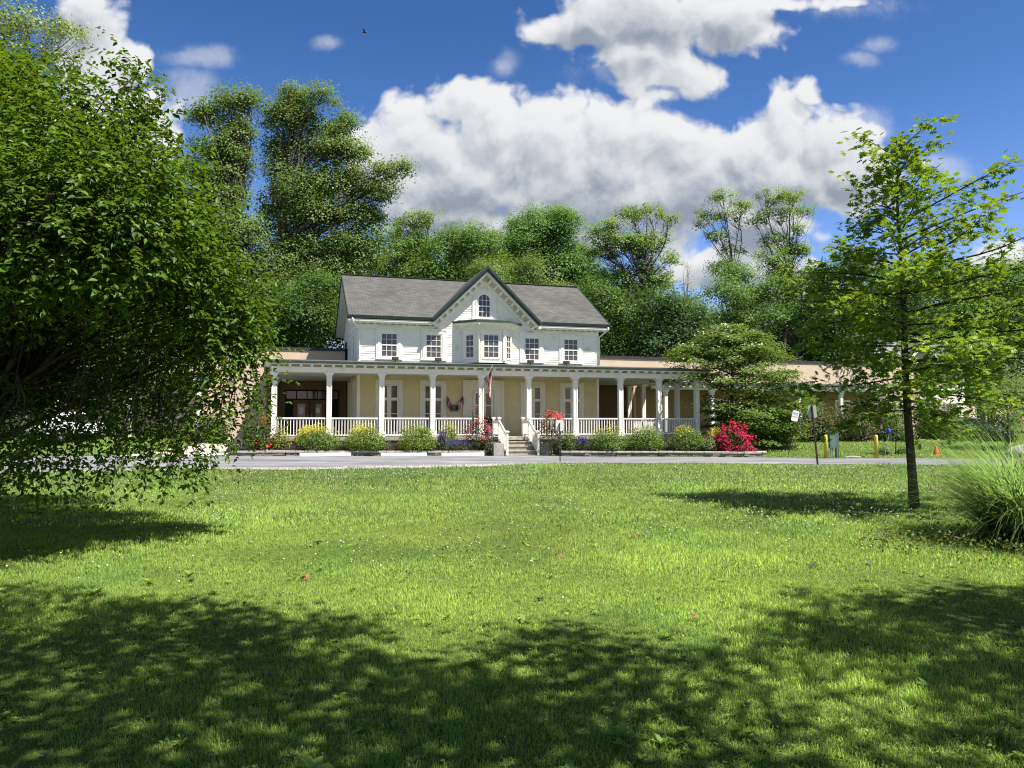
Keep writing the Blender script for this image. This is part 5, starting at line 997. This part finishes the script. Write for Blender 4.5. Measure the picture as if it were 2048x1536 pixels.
# ------------------------------------------------------------------ big tree on the left, leaves on drooping shoots
def big_left():
    rng = np.random.default_rng(91); B = np.array([-8.6, 11.2, gz(-8.6, 11.2)])
    o = T('dogwood_tree', 'big dense green tree with drooping branches filling the left side', 'tree', tuple(B)); mb = MB()
    LB = [(-230, 350, 10.5, 280, 1), (10, 275, 9.2, 165, 1), (110, 330, 8.8, 165, 1), (150, 275, 9.4, 80, 1), (238, 190, 9.8, 46, .8), (258, 128, 10, 32, .6), (262, 225, 9.8, 46, .8), (300, 300, 9.8, 48, .8), (335, 268, 9.9, 22, .6),
          (285, 410, 9.2, 112, 1), (370, 455, 9.8, 66, .9), (210, 440, 8.9, 150, 1), (60, 440, 8.6, 160, 1), (415, 540, 10.4, 68, .9), (350, 550, 9.9, 108, 1), (466, 610, 10.7, 62, .9), (496, 690, 10.8, 50, .9),
          (420, 670, 10.5, 92, 1), (300, 660, 11.6, 140, 1), (150, 640, 11.8, 170, 1), (0, 680, 11.6, 180, 1), (-200, 620, 10.5, 250, 1), (458, 775, 10.8, 60, .9), (380, 800, 11.2, 80, .7), (470, 850, 10.8, 26, .4),
          (250, 780, 11.3, 90, .75), (120, 780, 11.2, 100, .75), (20, 800, 10.6, 110, .8), (390, 880, 10.2, 46, .8), (370, 925, 10.1, 26, .7), (330, 880, 10.2, 36, .6), (200, 885, 9.6, 44, .7), (100, 890, 9.2, 56, .8), (20, 900, 9.0, 56, .9), (240, 915, 9.4, 24, .6), (300, 840, 10.4, 60, .6),
          (-100, 880, 9.0, 95, .9), (0, 170, 10.4, 80, 1), (-90, 150, 11, 130, 1), (40, 560, 9.0, 46, .6), (230, 600, 9.3, 24, .5),
          (200, 430, 8.2, 140, .8), (60, 420, 8.0, 150, .8), (300, 480, 8.6, 85, .7), (-100, 450, 8.0, 200, .8), (-350, 350, 13, 300, .8), (-250, 500, 14, 300, .7), (50, 420, 13, 200, .7), (180, 560, 13.5, 170, .7), (-420, 650, 11, 220, .7)]
    # stems
    fork = np.array([-8.3, 11.1, .9]); mb.tube([tuple(np.array([0, 0, -.1])), tuple(np.array([.1, -.05, .5])), tuple(fork - B)], [.26, .2, .18], 10)
    pos, nrm, al, cl, inner = [], [], [], [], []
    for px, py, Y, r, dn in LB:
        c = np.array(at(px, py, Y)); rr = r * Y / F
        low_ = py > 760; src = c + np.array([rng.normal(0, .3), .35, 1.5 + rr]) if low_ else fork
        lp = curve(src, c, rng, 7, .05, .0 if low_ else .14); rl = .006 if low_ else .012 + .03 * min(rr, 1.2); mb.tube(lp - B, np.linspace(rl * 1.6, rl * .35, 7), 6)
        ns = int(275 * rr ** 1.8 * dn) + 5
        ni = int(2800 * rr ** 2 * dn) if py < 730 else 0
        if ni: d_ = rng.normal(size=(ni, 3)); p_ = c + unit(d_) * rr * rng.uniform(0, .8, (ni, 1)) ** .5; p_[:, 1] += .5 * rr; p_ = p_[p_[:, 2] > .9]; inner.append(p_)
        for q in range(ns):
            d = rng.normal(size=3); d /= np.linalg.norm(d)
            s0 = c + d * rr * rng.uniform(.25, .98) ** .5; s0[2] = max(s0[2], .75)
            L = rng.uniform(.28, .62); dr = d * .75 + rng.normal(size=3) * .45 + np.array([0, 0, .10 if py < 500 else -.30]); dr /= np.linalg.norm(dr)
            if py > 780: dr = dr * .6 + np.array([0, 0, -.5]); dr /= np.linalg.norm(dr)
            K = 6; t = np.linspace(0, 1, K)[:, None]; P = s0 + dr * L * t; P[:, 2] -= .22 * L * t[:, 0] ** 2
            P[:, 2] = np.maximum(P[:, 2], .55)
            if q % 4 == 0: mb.tube(P[::2] - B, [.006, .004, .002], 3)
            if q % 9 == 0: mb.tube(curve(lp[rng.integers(2, 7)], s0, rng, 4, .1) - B, [.016, .011, .007, .004], 4)
            for k in range(1, K):
                for s in ((-1, 1) if k < K - 1 else (-1, 0, 1)):
                    side = np.cross(dr, [0, 0, 1]); side = side / (np.linalg.norm(side) + 1e-6)
                    pos.append(P[k] + rng.normal(size=3) * .012); a = dr * .55 + side * s * .9 + np.array([0, 0, -.35]) + rng.normal(size=3) * .28
                    al.append(a); nrm.append(np.array([0, 0, .95]) + d * .45 + rng.normal(size=3) * .42)
    mb.build('trunk', BARK, o, True); pos, nrm, al = map(np.array, (pos, nrm, al)); n = len(pos)
    inner = np.concatenate(inner); pos = np.concatenate([pos, inner]); m_ = len(inner); nrm = np.concatenate([nrm, np.array([0, 0, 1.]) + rng.normal(size=(m_, 3)) * .6]); al = np.concatenate([al, rng.normal(size=(m_, 3))]); n = len(pos)
    cl = jitter(rng, (.070, .132, .011), n, .12, .28)
    leaves('crown', LEAFN, pos - B, nrm, rng.uniform(.046, .100, n), cl, 'ovate', o, al, rng)
    # bare dead twigs in the shaded inside
    for px, py, Y in ((150, 578, 8.9), (215, 575, 9.0), (230, 590, 8.9), (165, 640, 8.8), (480, 520, 10)):
        mb = MB(); a = at(px, py, Y)
        for k in range(5): mb.tube(curve(a, a + Vector((rng.uniform(-.35, .35), rng.uniform(-.2, .2), rng.uniform(-.1, .12))), rng, 5, .15) - B, [.005, .004, .003, .002, .001], 4)
        mb.build('dead_twig', TWIG, o)
big_left()

def oak():
    rng = np.random.default_rng(17); Y0 = 14.4; B = np.array([X(1824, Y0), Y0, gz(X(1824, Y0), Y0)])
    o = T('oak_tree', 'young oak with a straight slender trunk and jagged leaves on the right', 'tree', tuple(B)); mb = MB()
    ax = [(1824, 1020), (1821, 940), (1817, 850), (1812, 740), (1812, 620), (1809, 500), (1806, 410), (1807, 335), (1806, 268)]
    A = np.array([at(px, py, Y0) for px, py in ax]); A[:, 1] += np.array([0, .01, .02, .0, -.02, 0, .02, 0, 0]); rad = [.098, .078, .070, .062, .050, .037, .025, .015, .005]
    mb.tube(A - B, rad, 10); zz = A[:, 2]
    def trunk_at(z): return np.array([np.interp(z, zz, A[:, k]) for k in range(3)])
    pos, nrm, al = [], [], []
    def cluster(p, d, m_, sp=.10):
        for _ in range(m_):
            a = d * .5 + rng.normal(size=3) * .75 + np.array([0, 0, -.15]); a /= np.linalg.norm(a)
            pos.append(p + rng.normal(size=3) * sp); al.append(a); nrm.append(np.array([0, 0, 1.0]) + rng.normal(size=3) * .45)
    nb = 74
    for k in range(nb):
        h = k / (nb - 1); z = 1.72 + 4.95 * h ** .92; az = k * 2.399 + rng.normal(0, .25)
        Lr = np.interp(z, [1.8, 2.3, 3.2, 4.2, 5.0, 5.8, 6.4, 7.0], [1.5, 2.15, 2.6, 2.3, 1.6, 1.0, .95, .4]) * rng.uniform(.5, 1.18); Lr *= 1 + .32 * math.cos(az) if z < 5.6 else 1
        up = np.interp(z, [1.8, 2.6, 3.6, 4.6, 5.6, 7], [-.30, -.06, .08, .28, .45, .75]); d = np.array([math.cos(az), math.sin(az), up]); d /= np.linalg.norm(d)
        st = trunk_at(z); en = st + d * Lr; bp = curve(st, en, rng, 8, .04, .05 if z > 3 else .10); r0 = .007 + .0075 * Lr
        mb.tube(bp - B, np.linspace(r0, .004, 8), 5)
        for j in range(2, 8):
            t = j / 7; nsub = 2 + (Lr > 1.3) + (z < 4.4) - (z > 5.4) * (rng.random() < .7)
            for _ in range(nsub):
                sd = rng.normal(size=3) * np.array([1, 1, .38]) + d * .8; sd /= np.linalg.norm(sd); sl = rng.uniform(.14, .52) * (1.15 - .5 * t) * min(1, Lr); e2 = bp[j] + sd * sl
                mb.tube(curve(bp[j], e2, rng, 3, .08) - B, [.006, .004, .002], 3)
                cluster(e2, sd, rng.integers(5, 9) if z < 4.6 else rng.integers(3, 6), .085)
                if sl > .3: cluster(bp[j] + sd * sl * .55, sd, 3, .08)
        cluster(bp[7], d, 6)
    for z in np.linspace(5.2, 6.95, 9): cluster(trunk_at(min(z, 6.95)) + rng.normal(size=3) * .08, np.array([0, 0, 1.]), 5, .10)
    mb.build('trunk', BARK, o, True); pos, nrm, al = map(np.array, (pos, nrm, al)); n = len(pos)
    leaves('crown', LEAFN, pos - B, nrm, rng.uniform(.10, .168, n), jitter(rng, (.140, .230, .032), n, .10, .20), 'oak', o, al, rng)
oak()

# ------------------------------------------------------------------ shade trees standing behind and beside the viewer
def shade(name, label, base, blobs, seed, zc=7.6, group='shade trees at the near edge of the lawn'):
    rng = np.random.default_rng(seed); B = np.array([*base, 0]); o = T(name, label, 'tree', tuple(B), 0, group); mb = MB(); pos, nrm = [], []
    mb.tube([(0, 0, -.2), (.05, 0, 2), (0, .1, 4.5), (.1, 0, 7)], [.32, .26, .2, .1], 10)
    for gx, gy, r, dn in blobs:
        z = zc + rng.uniform(-.7, .9); c = np.array([gx + z * SUN.x / SUN.z, gy + z * SUN.y / SUN.z, z]); mb.tube(curve((0, .1, 4.2), c - B, rng, 6, .05), [.10, .08, .06, .04, .03, .015], 6)
        nc = max(5, int(46 * r * r * dn))
        for q in range(nc):
            a = rng.uniform(0, 2 * PI); rr = r * math.sqrt(rng.uniform(0, 1)); cc = c + np.array([rr * math.cos(a), rr * math.sin(a), rng.normal(0, .35 * r)]); m_ = 30
            pos.append(cc + rng.normal(size=(m_, 3)) * np.array([.2, .2, .12])); nrm.append(np.array([0, 0, 1]) + rng.normal(size=(m_, 3)) * .5)
    mb.build('trunk', BARK, o, True); pos, nrm = map(np.concatenate, (pos, nrm)); n = len(pos)
    leaves('crown', LEAF, pos - B, nrm, rng.uniform(.08, .15, n), jitter(rng, (.055, .11, .02), n), 'quad', o, rng=rng)
shade('maple_tree', 'spreading shade tree behind the viewer casting the near shadow on the left', (-1.5, -2.2),
      [(-4.9, 6.5, 1.0, 1), (-3.7, 6.0, 1.0, 1), (-2.6, 6.1, .8, 1), (-1.7, 5.6, .8, 1), (-3.0, 4.8, 1.0, .9), (-1.4, 4.7, .8, .9), (-2.0, 3.8, .9, .9), (-.7, 3.9, .8, 1), (-3.6, 3.9, .9, .9), (-.6, 4.9, .45, .8), (-6.2, 6.3, 1.2, 1), (-5, 5, 1.2, 1), (-6.5, 4, 1.5, .8), (-4.5, 3, 1.4, .8), (-2, 2.5, 1.4, .8), (-.5, 2.6, 1.2, .8)] + [(x, y, 1.7, .8) for x in (-9, -6.5, -4, -1.5, .8) for y in (.6, -2, -4.5)], 201)  # last grid: filler lobes added to block sky light over the near lawn
shade('maple_tree', 'spreading shade tree behind the viewer casting the near shadow on the right', (6.2, -3.0),
      [(.4, 5.6, .55, 1), (.05, 4.6, .6, .9), (.35, 3.9, .8, .9), (1.05, 5.25, .5, .8), (1.7, 5.0, .4, .6), (2.3, 5.8, .55, .8), (3.0, 6.35, .75, 1), (3.9, 6.3, .9, 1), (2.9, 5.1, .85, .9), (3.6, 4.6, .9, .9), (1.2, 3.6, .72, .85), (2.3, 3.6, .6, .75), (1.0, 4.4, .4, .7), (4.8, 6.4, 1.1, 1), (5.0, 5.0, 1.2, 1), (3.6, 3.2, 1.0, .7), (1.5, 2.3, 1.0, .8), (6.2, 6.0, 1.2, 1), (6.4, 4.2, 1.4, 1)] + [(x, y, 1.7, .8) for x in (2.2, 4.5, 7, 9.5) for y in (1.2, -1.5, -4)], 202)  # last grid: unseen filler lobes added to keep skylight off the foreground

# ------------------------------------------------------------------ ornamental grass clump on the right
def ribbon(name, m, base, az, L, lean, wd, colr, parent, S=7, droop=1.1):
    n = len(base); t = np.linspace(0, 1, S)[None, :]; ang = lean[:, None] + droop * t ** 1.6 * (.45 + lean[:, None] * .8)
    ds = L[:, None] / (S - 1); r = np.cumsum(np.sin(ang) * ds, 1) - np.sin(ang[:, :1]) * ds; z = np.cumsum(np.cos(ang) * ds, 1) - np.cos(ang[:, :1]) * ds
    P = np.stack([base[:, None, 0] + r * np.cos(az)[:, None], base[:, None, 1] + r * np.sin(az)[:, None], base[:, None, 2] + z], -1)
    w_ = wd[:, None] * np.minimum(1, (1 - t) * 2.2 + .05) / 2; sd = np.stack([-np.sin(az), np.cos(az), np.zeros(n)], -1)[:, None, :]
    V = np.stack([P - sd * w_[..., None], P + sd * w_[..., None]], 2).reshape(-1, 3)
    i = np.arange(n * S * 2).reshape(n, S, 2); Fq = np.stack([i[:, :-1, 0], i[:, :-1, 1], i[:, 1:, 1], i[:, 1:, 0]], -1).reshape(-1, 4)
    return np_mesh(name, m, V, Fq, np.repeat(colr, S * 2, 0), parent)
def miscanthus():
    rng = np.random.default_rng(33); Y0 = 10.4; bx = X(2075, Y0); B = np.array([bx, Y0, gz(bx, Y0)]); o = T('ornamental_grass', 'large arching clump of ornamental grass at the right edge', 'plant', tuple(B))
    n = 3600; a = rng.uniform(0, 2 * PI, n); r = .55 * np.sqrt(rng.uniform(0, 1, n)); b = np.stack([r * np.cos(a), r * np.sin(a), np.zeros(n)], -1); az = a + rng.normal(0, .55, n)
    ribbon('blades', BLADE, b, az, rng.uniform(1.0, 2.0, n), np.abs(rng.normal(.40, .24, n)) + r * .25, rng.uniform(.007, .014, n), jitter(rng, (.13, .21, .065), n, .10, .22), o, 8, 1.25)
    n = 900; a = rng.uniform(0, 2 * PI, n); r = .7 * np.sqrt(rng.uniform(0, 1, n)); b = np.stack([r * np.cos(a), r * np.sin(a), np.zeros(n)], -1)
    ribbon('dry_stems', BLADE, b, a + rng.normal(0, .8, n), rng.uniform(.3, .95, n), np.abs(rng.normal(.5, .35, n)), rng.uniform(.005, .010, n), jitter(rng, (.20, .15, .085), n, .08, .3), o, 6, 1.0)
miscanthus()
rngd = np.random.default_rng(77); nn_ = 2600; a = rngd.uniform(0, 2 * PI, nn_); r = 1.7 * np.sqrt(rngd.uniform(0, 1, nn_)); px_ = X(2045, 9.6) + r * np.cos(a) * 1.15; py_ = 9.8 + r * np.sin(a) * .75
tag(leaves('weedy_ground_cover', LEAF, np.stack([px_, py_, zg(px_, py_) + rngd.uniform(.01, .22, nn_)], -1), np.array([0, 0, .8]) + rngd.normal(size=(nn_, 3)) * .6, rngd.uniform(.02, .06, nn_), jitter(rngd, (.12, .15, .05), nn_, .3, .45), 'ovate', rng=rngd), kind='stuff')

# ------------------------------------------------------------------ lawn
def lowf(x, y, s, seed):
    r = np.random.default_rng(seed); v = np.zeros_like(x)
    for k in range(7):
        th_ = r.uniform(0, 2 * PI); f = s * r.uniform(.5, 2.2); v += np.sin((x * math.cos(th_) + y * math.sin(th_)) * f + r.uniform(0, 6)) / (1 + .35 * k)
    return v / 2.6
def keep_lawn(x, y):
    near = near_y(x) - np.interp(x, xg, gw) * 1.0
    px0 = np.interp(y, [33.4, 35.5, 38, 41], [-17.4, -16.6, -16.1, -16.4]); px1 = np.interp(y, [33.4, 35.5, 38, 41], [-14.6, -14.1, -13.6, -13.9])
    beyond = (y > far_y(x) + .05) & ((x > 12.4) | (x < -12.5)) & ~((x > px0) & (x < px1) & (y > 33))
    e = .10 * np.sin(x * 2.3) + .08 * np.sin(x * 7.1 + 1) + .06 * np.sin(x * 17.3)
    return (y < near + e) | beyond
def lawn(seed=7):
    rng = np.random.default_rng(seed); Vs, Fs, Cs = [], [], []; off = 0
    bands = [(.6, 2.6, 3000, .032, .0055), (2.6, 5.2, 8000, .030, .0042), (5.2, 8, 5000, .034, .0052), (8, 12, 2400, .042, .0075), (12, 18, 760, .054, .012), (18, 31, 260, .068, .021), (31, 52, 95, .075, .034)]
    for y0, y1, dens, h, wd in bands:
        xm = .72 * y1 + 4.0; A_ = 2 * xm * (y1 - y0); n = int(A_ * dens); x = rng.uniform(-xm, xm, n); y = rng.uniform(y0, y1, n)
        k = (np.abs(x) < .70 * y + 4.0) & keep_lawn(x, y); x, y = x[k], y[k]; n = len(x)
        g = lowf(x, y, .9, 1) + .6 * lowf(x, y, 3.2, 2) + .35 * lowf(x, y, 9, 9); dry = np.clip(lowf(x, y, .55, 3) * 1.2 - .5 + 1.1 * np.exp(-((x - 5.2) / 2.2) ** 2 - ((y - 11.2) / 1.4) ** 2), 0, 1)
        hh = h * np.clip(1 + .42 * g, .45, 2.0) * rng.uniform(.5, 1.45, n); tall = rng.random(n) < .02; hh[tall] *= 1.7
        az = rng.uniform(0, 2 * PI, n); ln = np.abs(rng.normal(0, .55, n)); dx, dy = np.cos(az), np.sin(az); z = zg(x, y) - .004
        ww = wd * rng.uniform(.6, 1.3, n) / 2; fa = rng.uniform(0, 2 * PI, n); sx_, sy_ = np.cos(fa) * ww, np.sin(fa) * ww
        m1 = np.stack([x + dx * hh * ln * .35, y + dy * hh * ln * .35, z + hh * .58], -1); tip = np.stack([x + dx * hh * ln, y + dy * hh * ln, z + hh * np.maximum(1 - .25 * ln, .5)], -1)
        b = np.stack([x, y, z], -1); s = np.stack([sx_, sy_, 0 * sx_], -1)
        V = np.stack([b - s, b + s, m1 - s * .8, m1 + s * .8, tip], 1).reshape(-1, 3); Fc = (np.array([(0, 1, 3), (0, 3, 2), (2, 3, 4)])[None] + (np.arange(n) * 5)[:, None, None]).reshape(-1, 3) + off; off += n * 5
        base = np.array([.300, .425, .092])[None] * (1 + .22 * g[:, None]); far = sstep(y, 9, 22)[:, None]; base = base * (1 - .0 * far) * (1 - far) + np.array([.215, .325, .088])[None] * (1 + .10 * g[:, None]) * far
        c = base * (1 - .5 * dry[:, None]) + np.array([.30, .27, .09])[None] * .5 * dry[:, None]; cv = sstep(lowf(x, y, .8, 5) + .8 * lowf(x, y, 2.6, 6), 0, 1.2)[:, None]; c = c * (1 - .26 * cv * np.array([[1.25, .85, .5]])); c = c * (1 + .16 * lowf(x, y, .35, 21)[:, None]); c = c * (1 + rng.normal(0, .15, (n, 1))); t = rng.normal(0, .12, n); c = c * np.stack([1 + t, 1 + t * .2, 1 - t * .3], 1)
        st = rng.random(n) < .05; c[st] = np.array([.32, .27, .12]) * rng.uniform(.7, 1.2, (int(st.sum()), 1))
        Vs.append(V); Fs.append(Fc); Cs.append(np.repeat(c, 5, 0))
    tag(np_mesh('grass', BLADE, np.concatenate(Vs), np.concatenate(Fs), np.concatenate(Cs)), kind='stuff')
    # white clover heads, thick in the middle of the lawn
    n = 72000; y = rng.uniform(5, 44, n) ; xm = .72 * y + 3.5; x = rng.uniform(-1, 1, n) * xm; g = lowf(x, y, .8, 5) + .8 * lowf(x, y, 2.6, 6)
    p = np.clip(.16 + .30 * g, 0, 1) * np.interp(y, [5, 7, 10, 14, 24, 30, 44], [.02, .05, .25, .8, 1.0, .8, .5]) * np.where(x < -4 - .1 * y, .55, 1); k = (rng.random(n) < p) & keep_lawn(x, y); x, y = x[k], y[k]; n = len(x)
    leaves('clover_flowers', PETAL, np.stack([x, y, zg(x, y) + rng.uniform(.05, .095, n)], -1), rng.normal(size=(n, 3)) * .3 + np.array([0, 0, 1]), rng.uniform(.020, .034, n) * np.interp(y, [5, 15, 30], [.8, 1, 1.15]), jitter(rng, (.62, .60, .46), n, .04, .12), 'blob', rng=rng)['kind'] = 'stuff'
    # broad leaves of clover, plantain and dandelion between the blades
    pos, nrm, al, sz, c = [], [], [], [], []
    for q in range(620):
        y = 2.9 + 9 * rng.random() ** 1.6; x = rng.uniform(-1, 1) * (.72 * y + .8); m_ = rng.integers(4, 9); L = rng.uniform(.026, .058) * (1.5 if rng.random() < .15 else 1); col = np.array([.19, .30, .06]) * rng.uniform(.7, 1.3)
        if rng.random() < .12: col = np.array([.12, .16, .085])
        for j in range(m_):
            a = rng.uniform(0, 2 * PI); e = rng.uniform(.25, 1.1); pos.append((x, y, gz(x, y) + .012)); al.append((math.cos(a), math.sin(a), e)); nrm.append((-math.cos(a) * e, -math.sin(a) * e, 1)); sz.append(L * rng.uniform(.7, 1.3)); c.append(col)
    leaves('lawn_weeds', LEAF, np.array(pos), np.array(nrm), np.array(sz), np.array(c), 'ovate', along=np.array(al), rng=rng)['kind'] = 'stuff'
    n = 26000; y = 2.8 + 10 * rng.random(n) ** 1.4; x = rng.uniform(-1, 1, n) * (.72 * y + .8); g = lowf(x, y, 1.6, 12) + .7 * lowf(x, y, 5, 13); k = g > .1; x, y = x[k], y[k]; n = len(x)
    leaves('clover_leaves', LEAF, np.stack([x, y, zg(x, y) + rng.uniform(.02, .05, n)], -1), np.array([0, 0, 1]) + rng.normal(size=(n, 3)) * .4, rng.uniform(.014, .026, n), jitter(rng, (.11, .21, .038), n, .08, .2), 'ovate', rng=rng)['kind'] = 'stuff'
lawn()
for k, (px, py, s, lab) in enumerate(((620, 1152, .085, 'dry tan leaf lying on the sunny grass left of centre'), (1262, 1072, .10, 'orange brown leaf on the grass in front of the young oak shadow'), (1390, 1228, .06, 'pale pinkish dry leaf at the edge of the near shadow'), (1118, 1108, .07, 'brown leaf on the sunny grass below the porch steps'))):
    Yp = F * 1.56 / (py - HZ); p = np.array([[0, 0, 0], [.02, .01, .01], [-.02, .0, .015]]); rngl = np.random.default_rng(k)
    o = leaves('fallen_leaf', LEAF, p, np.array([0, -.3, 1.]) + rngl.normal(size=(3, 3)) * .5, np.full(3, s), np.array([(.34, .19, .09)] * 3), 'oak', rng=rngl); o.location = (X(px, Yp), Yp, gz(X(px, Yp), Yp) + .045); tag(o, lab, 'leaf', 'dry leaves on the lawn')
